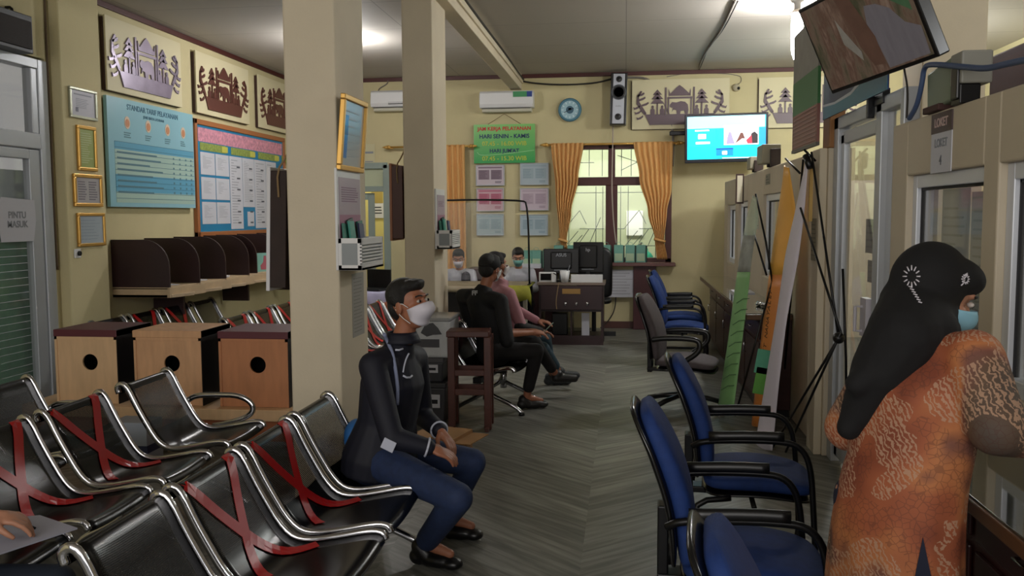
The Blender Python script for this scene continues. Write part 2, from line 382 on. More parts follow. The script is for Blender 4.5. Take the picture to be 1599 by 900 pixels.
# ================================================================ SHIP PANELS
shipm = mat('ship_wood', '5b322c', .45); shipg = mat('ship_metallic', '8a7f92', .35, .35, var=.2, scale=5)
creamp = mat('panel_cream', 'd3caa6', .6); darkedge = mat('panel_edge', '3a221a', .6)
def ship_mesh():
    b = MB(); z0, z1 = .02, .035
    def P(x, y): return ((x-517)/895*1.36, (575-y)/465*.70-.35)
    def poly(*pts): b.prism([P(*p) for p in pts], z0, z1)
    def both(*pts):
        poly(*pts); poly(*[(1024-x, y) for x, y in pts])
    poly((178, 405), (205, 437), (820, 437), (846, 405), (790, 535), (235, 535))
    both((185, 440), (205, 425), (140, 320), (135, 270), (165, 222), (150, 215), (118, 262), (112, 335))
    for (a, y) in ((120, 255), (130, 295), (160, 345)): both((a, y), (a+40, y-14), (a+62, y-26), (a+66, y-10), (a+44, y+6), (a+5, y+16))
    for (a, y) in ((82, 365), (95, 410), (112, 460)): both((a, y), (a+16, y+8), (a+44, y-4), (a+60, y-18), (a+64, y-2), (a+40, y+18), (a+8, y+26))
    both((375, 188), (390, 188), (390, 440), (375, 440)); both((402, 292), (414, 292), (414, 440), (402, 440))
    poly((398, 276), (626, 276), (626, 294), (398, 294))
    poly((408, 205), (424, 246), (450, 222), (480, 190), (508, 168), (538, 190), (572, 222), (596, 246), (612, 200), (610, 268), (412, 268))
    for cx in (305, 712):
        poly((cx, 205), (cx+42, 255), (cx-42, 255)); poly((cx, 235), (cx+55, 295), (cx-55, 295)); poly((cx, 270), (cx+65, 338), (cx-65, 338))
        poly((cx-7, 330), (cx+7, 330), (cx+7, 440), (cx-7, 440))
    poly((420, 350), (440, 325), (480, 330), (520, 318), (560, 325), (585, 350), (592, 400), (585, 440), (560, 440), (552, 405), (520, 410), (515, 440), (485, 440), (480, 400), (455, 395), (440, 415), (448, 380), (425, 372))
    for cx in (262, 350, 668, 756):
        poly((cx-20, 440), (cx-20, 395), (cx-8, 380), (cx+8, 380), (cx+20, 395), (cx+20, 440)); b.M = Matrix.Translation(Vector((*P(cx, 368), 0))); b.prism([(.018*math.cos(k*PI/5), .022*math.sin(k*PI/5)) for k in range(10)], z0, z1); b.M = Matrix.Identity(4)
    return b
def ship_panel(label, M, m):
    t = thing('ship_relief_panel', label, 'wall panel', group='ship relief panels on the walls', M=M)
    MB().box(-.68, .68, -.35, .35, .0, .02).build('panel', creamp, t, bevel=.003)
    MB().box(-.69, -.672, -.35, .33, -.03, .0).box(-.67, .66, -.355, -.345, -.03, .0).box(.60, .65, -.34, .34, -.03, .0).build('batten', darkedge, t)
    ship_mesh().build('ship_cutout', m, t)
    return t
def mid(a, b): return (a+b)/2
ship_panel('cream panel with shiny grey ship cutout, nearest the glass door', ML((XL+.035, 8.65, 3.21)) @ Matrix.Scale(1.05, 4, (1, 0, 0)), shipg)
ship_panel('cream panel with brown ship cutout, middle one on left wall', ML((XL+.035, 10.42, 3.20)) @ Matrix.Scale(1.05, 4, (1, 0, 0)), shipm)
ship_panel('cream panel with brown ship cutout, half hidden by the front column', ML((XL+.035, 12.16, 3.20)) @ Matrix.Scale(1.05, 4, (1, 0, 0)), shipm)
shipp = mat('ship_plum', '5e4a52', .45)
pq = ony(1062, 163, YB); ship_panel('cream panel with plum ship cutout behind the cables and wall television', MBk((pq.x, YB-.035, pq.z)), shipp)
pq2 = ony(1262, 160, YB); ship_panel('cream panel with plum ship cutout, rightmost, cut off by the green banner', MBk((pq2.x, YB-.035, pq2.z)), shipp)

# ================================================================ LEFT WALL BOARDS
def centre(pa, pb, x): a = onx(*pa, x); b = onx(*pb, x); return ((a.y+b.y)/2, (a.z+b.z)/2, abs(b.y-a.y), abs(a.z-b.z))
a = onx(165, 147, XL+.06); b_ = onx(305, 326, XL+.06); w = b_.y-a.y; h = 1.05
t = thing('information_board', 'pale blue service board with four round pictures and a table', 'notice board', M=ML((XL+.03, (a.y+b_.y)/2, (a.z+b_.z)/2)))
cb = MB().box(-w/2, w/2, -h/2, h/2, 0, .035, 0); Z = .035
cb.box(-w*.44, w*.49, -h*.46, h*.03, Z, Z+.002, 1); cb.box(-w*.44, w*.49, .03*h, .10*h, Z, Z+.003, 2); cb.box(-w*.44, w*.49, -h*.36, -h*.20, Z, Z+.003, 2)
for k in range(11): y = h*(.10-.052*k); cb.box(-w*.44, w*.49, y-.002, y+.002, Z+.003, Z+.004, 3)
for k in range(8): lines(cb, -w*.42, w*.1, h*(.03-.052*k)-.04, h*(.03-.052*k)-.012, 1, Z+.0032, 4, .5, .5)
for x in (.22, .30, .38, .45):
    for k in range(8): cb.box(w*x-.012, w*x+.015, h*(.01-.05*k)-.02, h*(.01-.05*k), Z+.0032, Z+.0045, 4)
for i, x in enumerate((-.30, -.07, .16, .36)):
    lines(cb, w*x-.06, w*x+.06, h*.20, h*.14, 3, Z, 4, .5, .4)
cb.build('board', [mat('pale_blue_board', '8fc0cf', .35), mat('table_print', 'a9c6bc', .45), mat('table_header', '5fa5c4', .4), mat('table_line', '3f6c84', .5), mat('faint_print', '5c8390', .6)], t, bevel=.0)
for i, x in enumerate((-.30, -.07, .16, .36)):
    m_ = MB(); n = 20; m_.prism([(w*x+.05*math.cos(2*PI*k/n), h*.285+.062*math.sin(2*PI*k/n)) for k in range(n)], Z, Z+.003, 0)
    m_.prism([(w*x+.035*math.cos(2*PI*k/n), h*.28+.04*math.sin(2*PI*k/n)) for k in range(n)], Z+.003, Z+.005, 1)
    m_.build('picture', [mat('pic_cream', 'd8c3ac', .5), mat('pic_orange', 'c98a62', .5)], t)
text('STANDAR TARIF PELAYANAN', .075, (0, h*.43, Z+.001), mat('board_ink', '3a6c84', .6), t, bold=.001)
text('JENIS BIAYA LAYANAN', .04, (0, h*.365, Z+.001), mat('board_ink', '3a6c84', .6), t)

a = onx(304, 187, XL+.05); b_ = onx(412, 362, XL+.05); y0 = a.y; y1 = 12.35; z0 = b_.z-.03; z1 = a.z+.02; w = y1-y0; h = z1-z0
t = thing('schedule_board', 'large brown framed board of white schedule sheets on blue', 'notice board', M=ML((XL, (y0+y1)/2, (z0+z1)/2)))
cf = MB(); cf.box(-w/2, w/2, -h/2, -h/2+.06, 0, .05).box(-w/2, w/2, h/2-.06, h/2, 0, .05).box(-w/2, -w/2+.06, -h/2, h/2, 0, .05).box(w/2-.06, w/2, -h/2, h/2, 0, .05)
cf.build('frame', mat('cork_frame', 'a3663c', .5), t, bevel=.006)
c = MB(); l = -w/2+.06; r_ = w/2-.06; tp = h/2-.06; bt = -h/2+.06
c.box(l, r_, bt, tp, 0, .03, 0)
c.box(l+.04, r_-.03, tp-.19, tp-.03, .03, .033, 1)
for k in range(4): c.box(l+.08+k*.82, l+.08+k*.82+.68, tp-.29, tp-.20, .03, .034, 2); c.box(l+.08+k*.82+.56, l+.08+k*.82+.72, tp-.28, tp-.21, .034, .036, 4)
sw = .36
for col in range(2):
    for row in range(3):
        x0 = l+.08+col*(sw+.02); hh = (tp-.31-bt-.06)/3
        yy = tp-.31-row*hh; c.box(x0, x0+sw, yy-hh+.03, yy, .03, .034, 3)
        lines(c, x0+.06, x0+sw-.06, yy-.04, yy-hh+.1, 11, .034, 5, .3, .8)
for col in range(4):
    x0 = l+.08+2*(sw+.02)+col*(sw+.012); lo = bt+.02 if col != 1 else bt+.3
    c.box(x0, x0+sw, lo, tp-.31, .03, .034, 3)
    lines(c, x0+.05, x0+sw-.05, tp-.34, lo+.06, 24, .034, 5, .3, .85)
    for k in range(8): c.box(x0+.2, x0+.29, tp-.45-k*.14, tp-.43-k*.14, .0345, .0365, 6)
c.box(l+.08+2*(sw+.02)+(sw+.012)+.12, l+.08+2*(sw+.02)+(sw+.012)+.32, bt+.05, bt+.24, .03, .036, 3)
c.build('board', [mat('cork_blue', '1e7fae', .5), mat('pink_letters', 'cf8fa2', .6, var=.3, scale=25), mat('olive_letters', '8c9c4e', .6, var=.3, scale=30), white2, mat('pale_yellow', 'c8c65a', .6), mat('print_faint', 'a0a3ab', .8), mat('print_dark', '5a5c66', .8)], t)

def framed(name, label, M, w, h, fm, fw_, art, group=None, tilt=0, cat='picture frame', glassy=False, depth=.025):
    t = thing(name, label, cat, group=group, M=M @ Matrix.Rotation(tilt, 4, 'X'))
    f = MB().box(-w/2, w/2, -h/2, -h/2+fw_, 0, depth).box(-w/2, w/2, h/2-fw_, h/2, 0, depth).box(-w/2, -w/2+fw_, -h/2+fw_, h/2-fw_, 0, depth).box(w/2-fw_, w/2, -h/2+fw_, h/2-fw_, 0, depth)
    f.build('frame', fm, t, bevel=.005)
    a = MB().box(-w/2+fw_*.8, w/2-fw_*.8, -h/2+fw_*.8, h/2-fw_*.8, 0, depth*.5, 0); ms = art(a, w-2*fw_, h-2*fw_, depth*.5)
    a.build('print', ms, t)
    if glassy: MB().box(-w/2+fw_*.8, w/2-fw_*.8, -h/2+fw_*.8, h/2-fw_*.8, depth*.7, depth*.75).build('glass', mat('picture_glass', 'ffffff', .05, trans=1), t)
    return t
def art_cert(a, w, h, z):
    lines(a, -w*.38, w*.38, h*.40, h*.30, 1, z, 1, .5, .1); lines(a, -w*.3, w*.3, h*.2, -h*.2, 6, z, 1, .3, .3); a.box(-w*.33, -w*.22, -h*.35, -h*.18, z, z+.001, 2); return [mat('cert_paper', 'b9b9c4', .5), mat('cert_print', '8d8f9c', .6), mat('cert_seal', '6a6a7a', .6)]
def art_green(a, w, h, z):
    lines(a, -w*.4, w*.4, h*.42, -h*.4, 14, z, 1, .35, .5); return [mat('green_sheet', '9aa860', .5), mat('green_print', 'c0c898', .6)]
def art_tbl(a, w, h, z):
    for i in (-1, 1):
        lines(a, i*w*.22-w*.18, i*w*.22+w*.18, h*.38, -h*.4, 8, z, 1, .5, .3)
    return [mat('table_sheet', 'a9a6a8', .5), mat('table_ink', '77737c', .6)]
def art_photo(a, w, h, z):
    lines(a, -w*.42, w*.42, h*.4, -h*.4, 7, z, 1, .2, .4); return [mat('photo_sheet', 'a8b4bd', .2), mat('photo_ink', '8794a0', .4)]
XPp = XL+.1
cy, cz, _, _ = centre((105, 137), (150, 187), XPp); framed('picture_frame', 'silver framed certificate, topmost of the frames on the pilaster', ML((XPp, cy, cz)), .40, .27, mat('silver_frame', 'a8aa98', .35, .6), .025, art_cert, 'frames on the pilaster')
cy, cz, _, _ = centre((117, 195), (150, 268), XPp); framed('picture_frame', 'tall gold framed olive green notice on the pilaster', ML((XPp, cy, cz)), .28, .40, gold, .03, art_green, 'frames on the pilaster')
cy, cz, _, _ = centre((112, 272), (158, 322), XPp); framed('picture_frame', 'gold framed grey table notice below the olive green one', ML((XPp, cy, cz)), .42, .29, gold, .032, art_tbl, 'frames on the pilaster')
cy, cz, _, _ = centre((118, 333), (163, 383), XPp); framed('picture_frame', 'gold framed pale blue sheet with glare, lowest on the pilaster', ML((XPp, cy, cz)), .41, .30, gold, .028, art_photo, 'frames on the pilaster')

# ================================================================ STUDY CARRELS ALONG THE LEFT WALL
zs = onx(222, 457, -4.30).z; t = thing('carrel_counter', 'long pale counter with curved dark brown dividers under the boards', 'counter', (XL+.004, 7.96, 0))
L = 4.7; D = .62
pts = [(0, 0), (D-.06, 0)]
nb = 6
for k in range(nb): pts += [(D-.02, .02+k*.6), (D+.06, .30+k*.6), (D-.06, .59+k*.6)]
pts += [(D-.06, L), (0, L)]
b = MB(); b.prism(pts, zs-.10, zs-.07); b.build('counter_top', mat('counter_pale', 'bba587', .55, var=.06), t, bevel=.003)
b = MB()
b.box(0, D-.03, 0, .02, zs-.10, zs-.005)
for k in range(nb):
    p0 = Vector((D-.03, .02+k*.6, 0)); p1 = Vector((D+.05, .58+k*.6, 0)); b.M = Matrix.Translation(p0) @ Matrix.Rotation(math.atan2(p1.y-p0.y, p1.x-p0.x), 4, 'Z')
    b.box(0, .555, 0, .018, zs-.10, zs-.005); b.M = Matrix.Identity(4)
b.box(0, D-.05, 0, L, zs-.02, zs-.0)
b.build('fascia', mat('counter_fascia', 'c2a988', .55, var=.06), t, bevel=.003)
for y in (0, .6, 1.2, 1.8, 2.12, 2.7, 3.3, 3.9):
    d = MB(); hh = .46; rr = .26; wd = D-.03 if y not in (2.12,) else D-.07
    prof = [(0, zs), (wd, zs), (wd, zs+hh-rr)]+[(wd-rr+rr*math.cos(a_*PI/16), zs+hh-rr+rr*math.sin(a_*PI/16)) for a_ in range(1, 8)]+[(wd-rr, zs+hh), (0, zs+hh)]
    d.M = Matrix(((1, 0, 0, 0), (0, 0, 1, y), (0, 1, 0, 0), (0, 0, 0, 1)))
    d.prism(prof, 0, .02); d.build('divider', brown, t, bevel=.002)
for y in (.7, 2.3, 3.9): MB().box(.02, .35, y, y+.04, zs-.35, zs-.10).build('bracket', brown, t)
for i, (y, x) in enumerate(((.25, .35), (.85, .36), (.92, .2), (1.5, .38), (2.5, .3))):
    q = MB(); q.M = Matrix.Translation((XL+x, 7.96+y, zs)) @ Matrix.Rotation(.3*i-.5, 4, 'Z'); q.box(-.105, .105, -.15, .15, 0, .006+.004*(i % 3))
    props(q.build('paper_stack', white2, bevel=.002), ('loose white sheets lying in the first carrel bay', 'white sheets in the second carrel bay, front ones', 'white sheets against the wall in the second carrel bay', 'white sheets in the third carrel bay', 'white sheets in the bay behind the small picture')[i], 'papers', 'papers on the carrel counter')
# small teal photo
pp = onx(395, 427, XL+.5)
t = thing('standing_photo', 'small teal photo with a red figure standing on the carrel counter', 'photo', M=basis((.55, .835, 0), (0, 0, 1), (.835, -.55, 0), (XL+.5, 10.42, zs+.115)))
q = MB().box(-.12, .12, -.115, .115, 0, .012, 0).prism([(-.05, -.09), (.07, -.09), (.06, -.02), (.03, .0), (.02, .08), (-.01, .08), (-.02, 0), (-.06, -.04)], .012, .014, 1)
q.build('print', [mat('teal_print', '7fb5a8', .5), mat('red_figure', 'b05a66', .5)], t)
# ================================================================ BACK WINDOW AND CURTAINS
frm = mat('window_wood', '4a1f1c', .45)
wnd = thing('window_1', None, None); props(wnd, kind='structure')
Y0, Y1 = YB-.02, YB+.12; mx_ = ony(955, 300, YB).x; tz0, tz1 = 2.08, 2.20
b = MB().box(wl, wl+.09, Y0, Y1, wb, wt).box(wr-.09, wr, Y0, Y1, wb, wt).box(wl, wr, Y0, Y1, wt-.08, wt).box(wl, wr, Y0, Y1, wb, wb+.06)
b.box(mx_-.085, mx_+.085, Y0, Y1, wb, tz0).box(mx_-.05, mx_+.05, Y0, Y1, tz1, wt).box(wl, wr, Y0, Y1, tz0, tz1)
b.build('window_frame', frm, wnd, bevel=.006)
MB().box(wl-.05, wr+.05, YB-.22, YB+.02, wb-.05, wb).build('window_sill', mat('sill_wood', '6a4440', .4), wnd, bevel=.006)
MB().box(wl, wr, YB+.05, YB+.055, wb, wt).build('pane', mat('clear_pane', 'eef4f0', .02, trans=1), wnd)
g = MB()
def bar(x0, z0, x1, z1): g.tube([(x0, YB+.15, z0), (x1, YB+.15, z1)], .006, 6)
for s, c in ((-1, mx_-.45), (1, mx_+.42)):
    x0, x1 = c-.34, c+.34
    for x in (x0+.06, x0+.2, c+.12, x1-.03): bar(x, 2.22, x, 2.62)
    bar(x0, 2.52, c-.05, 2.42); bar(c-.05, 2.42, x0+.05, 2.30); bar(c-.05, 2.42, x1-.15, 2.42)
    for x in (x0+.05, x0+.16, x1-.12, x1-.02): bar(x, 1.0, x, 2.07)
    bar(x0, 1.98, x1, 1.98); bar(x0, 1.45, x0+.1, 1.45); bar(x0+.1, 1.45, x0+.32, 1.72); bar(x0+.32, 1.72, x0+.42, 1.52); bar(x0+.32, 1.45, x0+.46, 1.45); bar(x0+.46, 1.45, x1, 1.45)
    bar(x0+.32, 1.25, x0+.46, 1.45); bar(x0+.05, 1.12, x0+.3, 1.42); bar(x0+.05, 1.2, x1, 1.2); bar(x0+.22, 1.2, x0+.36, 1.36); bar(x0+.45, 1.2, x1-.05, 1.62); bar(x0+.1, 1.0, x0+.25, 1.2)
g.build('iron_grille', mat('grille_gray', '6d7a70', .5, .3), wnd)
# things in the yard
props(MB().box(.02, .30, 15.14, 15.2, 1.30, 1.72).build('yard_light_patch', mat('bright_white', 'f8f8f4', .6), bevel=.01), 'bright white panel for outside light on the yard wall behind the right window pane', 'sign')  # bright patch of outside light, put in as a white panel
t = thing('parked_scooter', 'green and white shapes of a parked scooter outside the window', 'scooter', (.25, 14.1, .0))
MB().blob((0, 0, .95), (.2, .1, .16)).limb((.15, 0, .5), (.05, 0, 1.1), .08, .06).blob((-.25, 0, .75), (.3, .12, .1)).build('body', mat('teal_green', '2f9c80', .3), t, smooth=True)
for x in (-.45, .3): MB().lathe([(.02, -.04), (.26, -.04), (.3, 0), (.26, .04), (.02, .04)]).build('wheel', black, t, smooth=True).matrix_basis = Matrix.Translation((x, 0, .3)) @ Matrix.Rotation(PI/2, 4, 'X')
MB().tube([(-.05, -.2, 1.15), (0, 0, 1.2), (-.05, .2, 1.15)], .02).build('handlebar', black, t)

curt = mat('ochre_curtain', 'd9a565', .75, var=.08, scale=3, stretch=(8, 8, 1), bump=.15, bscale=40)
def curtain(name, label, left, right, y, pleats, band=None):
    rows = []; n = pleats*8
    zs_ = sorted(left, reverse=True)
    def ev(tbl, z):
        k = sorted(tbl)
        for a, b in zip(k, k[1:]):
            if a <= z <= b:
                f = (z-a)/(b-a); f = f*f*(3-2*f); return tbl[a]*(1-f)+tbl[b]*f
        return tbl[k[0]] if z < k[0] else tbl[k[-1]]
    z1, z0 = max(left), min(left)
    for i in range(41):
        z = z1+(z0-z1)*i/40; a, b = ev(left, z), ev(right, z); row = []
        for k in range(n+1):
            u = k/n; amp = .012+.012*min(1, .35/(b-a))
            row.append((a+(b-a)*u, y-.03+amp*math.sin(u*pleats*2*PI+.4*math.sin(z*3)), z+.012*math.sin(u*pleats*2*PI)*(i == 40)))
        rows.append(row)
    t = thing(name, label, 'curtain', group='ochre curtains on the back wall')
    MB().sheet(rows).build('cloth', curt, t, smooth=True, solid=.006)
    if band:
        z = band; a, b = ev(left, z), ev(right, z)
        MB().tube([(a-.015, y-.08, z+.02), ((a+b)/2, y-.1, z), (b+.015, y-.08, z-.02)], .02, 8, 1).build('tieback', curt, t, smooth=True)
    return t
def bx(px, py): q = ony(px, py, YB-.12); return q.x, q.z
def prof(*p): return {bx(px, py)[1]: bx(px, py)[0] for px, py in p}
zt = bx(870, 224)[1]; zb_ = bx(875, 404)[1]
def xs(lst):    # (z fraction, px)
    d = {}
    for fz, px in lst:
        z = zt+(zb_-zt)*fz; d[z] = ony(px, 337, YB-.12).x
    return d
curtain('curtain', 'ochre pleated curtain tied back on the left of the back window', xs([(0, 861), (.4, 868), (.8, 874), (.86, 875), (1, 871)]), xs([(0, 911), (.3, 903), (.6, 892), (.84, 885), (1, 887)]), YB-.12, 7, zt+(zb_-zt)*.84)
curtain('curtain', 'ochre pleated curtain tied back on the right of the back window', xs([(0, 989), (.3, 998), (.6, 1012), (.84, 1023), (1, 1026)]), xs([(0, 1050), (.4, 1048), (.6, 1041), (.84, 1037), (1, 1042)]), YB-.12, 7, zt+(zb_-zt)*.84)
curtain('curtain', 'straight ochre curtain beside the far column, left of the green sign', xs([(0, 694), (1.0, 694), (1.9, 696)]), xs([(0, 727), (1.0, 728), (1.9, 730)]), YB-.12, 4)
def rod(name, label, pxa, pxb, fins=(1, 1)):
    t = thing(name, label, 'curtain rod'); a = ony(pxa, 226+(925-pxa)*.02, YB-.12); b = ony(pxb, 226+(925-pxb)*.02, YB-.12); z = zt-.02
    MB().cyl((a.x, YB-.12, z), (b.x, YB-.12, z), .016).build('rod', gold, t, smooth=True)
    for s, p in ((-1, a), (1, b)):
        if fins[0 if s < 0 else 1]: MB().blob((p.x+s*.03, YB-.12, z), (.03, .03, .03)).cyl((p.x+s*.05, YB-.12, z), (p.x+s*.12, YB-.12, z), .028, .008).build('finial', gold, t, smooth=True)
    for p in (a, b): MB().box(p.x-.01, p.x+.01, YB-.13, YB, z-.02, z+.0).build('bracket', gold, t)
rod('curtain_rod', 'gold curtain rod with spiral finials over the back window', 856, 1056)
rod('curtain_rod', 'gold curtain rod left of the green opening hours sign', 610, 732)

# ================================================================ BACK WALL FITTINGS
def ac(label, p0, p1, sticker):
    a = ony(*p0, YB-.1); b = ony(*p1, YB-.1); w = .78; h = .30
    cx = a.x+w/2; cz = a.z-h/2
    t = thing('air_conditioner', label, 'air conditioner', group='wall air conditioners', M=MBk((cx, YB, cz)))
    m = MB(); prof_ = [(0, h/2), (.16, h/2), (.2, h/2-.03), (.215, -h/2+.11), (.19, -h/2+.06), (0, -h/2+.06)]
    m.M = Matrix(((0, 0, 1, -w/2), (0, 1, 0, 0), (1, 0, 0, 0), (0, 0, 0, 1))); m.prism(prof_, 0, w); m.build('casing', white, t, bevel=.012)
    m = MB(); m.M = Matrix(((0, 0, 1, -w/2+.03), (0, 1, 0, 0), (1, 0, 0, 0), (0, 0, 0, 1))); m.prism([(0, -h/2+.06), (.17, -h/2+.055), (.15, -h/2+.01), (.1, -h/2), (0, -h/2+.01)], 0, w-.06); m.build('air_flap', mat('ac_cream', 'cfccba', .5), t, bevel=.006)
    MB().box(-w/2+.04, w/2-.04, -h/2+.048, -h/2+.056, .1, .19).build('outlet_slot', mat('slot_dark', '55524c', .6), t)
    if sticker:
        s = MB().box(.10, .30, .05, .135, .196, .206, 0).box(.30, .375, .05, .135, .196, .206, 1); lines(s, .12, .22, .03, -.05, 4, .205, 2, .4)
        s.build('sticker', [mat('ac_green', '3f8f5a', .5), mat('ac_blue', '1d3c86', .5), grayp], t)
    else: MB().box(-.12, .15, -.055, -.025, .205, .214).build('display_strip', black, t)
    return t
ac('white wall air conditioner partly hidden behind the far column', (581, 143), (0, 0), False)
ac('white wall air conditioner with a green sticker above the green sign', (750, 144), (0, 0), True)
# green opening hours sign
q = ony(787.5, 224.5, YB-.05); t = thing('opening_hours_sign', 'green hanging sign with red, navy and yellow opening hours', 'sign', M=MBk((q.x, YB-.04, q.z)))
sw_, sh_ = .90, .56
def green_sign():
    m = bpy.data.materials.new('green_sign'); m.use_nodes = True; nt = m.node_tree; b = nt.nodes['Principled BSDF']; tc = nt.nodes.new('ShaderNodeTexCoord'); sp = nt.nodes.new('ShaderNodeSeparateXYZ'); nt.links.new(tc.outputs['Generated'], sp.inputs[0])
    cr = nt.nodes.new('ShaderNodeValToRGB'); cr.color_ramp.elements[0].color = lin('1f9a4a'); cr.color_ramp.elements[1].color = lin('7fc46a'); nt.links.new(sp.outputs[1], cr.inputs[0]); nt.links.new(cr.outputs[0], b.inputs['Base Color']); b.inputs['Roughness'].default_value = .4; return m
MB().box(-sw_/2, sw_/2, -sh_/2, sh_/2, 0, .015).build('panel', green_sign(), t)
MB().tube([(-sw_*.27, sh_/2, .005), (0, sh_/2+.15, 0), (sw_*.27, sh_/2, .005)], .004, 6).build('hanging_cord', mat('cord_brown', '6b5238', .8), t)
MB().tube([(-.4, -.12, .016), (-.36, -.17, .016), (0, -.15, .016), (.44, -.10, .016)], .004, 6, 2).build('swoosh', mat('swoosh_green', 'a5dba0', .5), t)
redt = mat('sign_red', 'c8202a', .5); navyt = mat('sign_navy', '132a5c', .5); yelt = mat('sign_yellow', 'b9c23c', .5)
text('JAM KERJA PELAYANAN', .074, (0, .215, .0165), redt, t, bold=.0022)
text('HARI SENIN - KAMIS', .082, (0, .105, .0165), navyt, t, bold=.0022)
text('07.45 - 16.00 WIB', .088, (0, 0, .0165), yelt, t, bold=.001)
text('HARI JUM\'AT', .076, (0, -.105, .0165), navyt, t, bold=.002)
text('07.45 - 15.30 WIB', .088, (0, -.215, .0165), yelt, t, bold=.001)
# six notices
def mk_art(c, c2, c3, dark=False):
    def art(a, w, h, z):
        a.box(-w*.44, w*.44, h*.36, h*.44, z, z+.001, 1)
        for i in (-1, 1):
            a.box(i*w*.23-w*.2, i*w*.23+w*.2, -h*.22, h*.28, z, z+.001, 1); lines(a, i*w*.23-w*.18, i*w*.23+w*.18, h*.26, -h*.2, 6, z+.001, 2, .35, .4)
        lines(a, w*.18, w*.42, -h*.3, -h*.42, 2, z, 2, .5, .1)
        return [mat('nb'+c, c, .35), mat('np'+c2, c2, .4), mat('nq'+c3, c3, .5)]
    return art
frp = mat('notice_frame', 'b5bcc0', .5)
rows_ = [((743, 258), (788, 290)), ((744, 294), (787, 330)), ((744, 334), (787, 368))]; rows2 = [((812, 255), (857, 289)), ((812, 294), (857, 329)), ((812, 335), (856, 368))]
specs = [('c6b9c2', '84707e', '5c4a58', 'white notice with dark mauve blocks, top left of the six on the back wall'), ('c9a4ae', 'b86a80', 'a04a62', 'pink notice, middle left of the six on the back wall'), ('a8b9bc', '9ab0b6', '82989e', 'pale grey blue notice, bottom left of the six on the back wall'),
         ('a6b4bc', '98aab2', '8095a0', 'pale blue notice, top right of the six, beside the curtain'), ('c6b6c2', 'b5a2b0', '9a8898', 'pale lilac notice, middle right of the six, beside the curtain'), ('a9bac2', '9aaeb8', '7f95a2', 'pale blue notice, bottom right of the six, beside the curtain')]
for (p0, p1), (c1, c2, c3, lb) in zip(rows_+rows2, specs):
    a = ony(*p0, YB-.03); b = ony(*p1, YB-.03)
    framed('notice_frame', lb, MBk(((a.x+b.x)/2, YB-.025, (a.z+b.z)/2)), abs(b.x-a.x), abs(a.z-b.z), frp, .012, mk_art(c1, c2, c3), 'six notices on the back wall', cat='notice')
# clock
q = ony(890, 172, YB-.03); t = thing('wall_clock', 'round blue rimmed wall clock left of the speaker', 'clock', M=MBk((q.x, YB-.04, q.z)))
MB().lathe([(.001, 0), (.165, 0), (.17, .02), (.155, .04), (.135, .04), (.13, .02), (.001, .02)]).build('rim', mat('clock_rim', '4c7c90', .3), t, smooth=True, bevel=.002)
MB().lathe([(.001, .02), (.132, .02), (.132, .024), (.001, .024)]).build('dial', mat('clock_dial', '9fc0cc', .4), t)
h_ = MB()
for k in range(12):
    a = k*PI/6; h_.M = Matrix.Translation((.105*math.sin(a), .105*math.cos(a), 0)) @ Matrix.Rotation(-a, 4, 'Z'); h_.box(-.006, .006, -.014, .014, .024, .026)
h_.build('hour_marks', mat('clock_marks', 'd6e6ea', .5), t)
MB().lathe([(.04, .024), (.055, .024), (.055, .026), (.04, .026)]).box(-.02, .02, -.004, .028, .024, .026).build('emblem', mat('clock_emblem', '3b5f74', .5), t)
for L_, a in ((.06, 1.2), (.09, -2.0)):
    h_ = MB(); h_.M = Matrix.Rotation(-a, 4, 'Z'); h_.box(-.004, .004, -.01, L_, .028, .031); h_.build('hand', inkm, t)
# loudspeaker on the wall
q = ony(966, 156, YB-.15); t = thing('tower_speaker', 'black and white tower loudspeaker mounted high on the back wall', 'speaker', M=MBk((q.x, YB, q.z)) @ Matrix.Rotation(R(-1.5), 4, 'Z'))
MB().box(-.115, .115, -.36, .36, .05, .27).build('cabinet', black, t, bevel=.01)
fp = MB().box(-.08, .08, -.345, .345, .27, .278); fp.build('front_plate', mat('speaker_white', 'b9bcc6', .35), t, bevel=.004)
def drv(y, r, nm='driver'):
    MB().lathe([(.001, .278), (r*.3, .284), (r*.35, .279), (r*.8, .288), (r, .285), (r, .275)], (0, 0, 0)).build(nm, black, t, smooth=True).location = (0, y, 0)
drv(.27, .042, 'tweeter'); drv(.09, .10, 'woofer'); drv(-.25, .045, 'port')
MB().lathe([(.088, .286), (.098, .292), (.106, .286), (.098, .280), (.088, .286)]).build('woofer_ring', mat('dark_steel', '5a5d62', .3, .8), t, smooth=True).location = (0, .09, 0)
text('audio', .035, (0, -.1, .279), grayp, t, name='logo')
MB().box(-.03, .03, -.1, .1, 0, .05).build('wall_bracket', blackm, t)
# wall television
a = ony(1071, 180, 12.45); b = ony(1199, 175, 12.45); cz = (ony(1135, 178, 12.45).z+ony(1135, 253, 12.45).z)/2; tw = (b-a).length+.02; th_ = ony(1135, 178, 12.45).z-ony(1135, 253, 12.45).z+.01
t = thing('wall_television', 'switched on flat television showing a bright cyan page, on the back wall', 'television', M=MBk(((a.x+b.x)/2, 12.45, cz)) @ Matrix.Rotation(R(.9), 4, 'Z') @ Matrix.Rotation(R(4), 4, 'X'))
MB().box(-tw/2, tw/2, -th_/2, th_/2, -.05, .0).build('housing', mat('tv_navy_black', '080a1c', .3), t, bevel=.008)
MB().box(-.2, .2, -.14, .14, -.48, -.05).box(-.75, .1, .06, .12, -.3, -.22).build('wall_arm', blackm, t, bevel=.01)
l, r_, bo, to = -tw/2+.032, tw/2-.032, -th_/2+.05, th_/2-.032; sW = r_-l; sH = to-bo
def U(x): return l+sW*x
def Vv(y): return bo+sH*y
em = lambda n, c, e: mat(n, c, .4, emit=e)
s = MB(); s.box(l, r_, bo, to, 0, .002, 0)
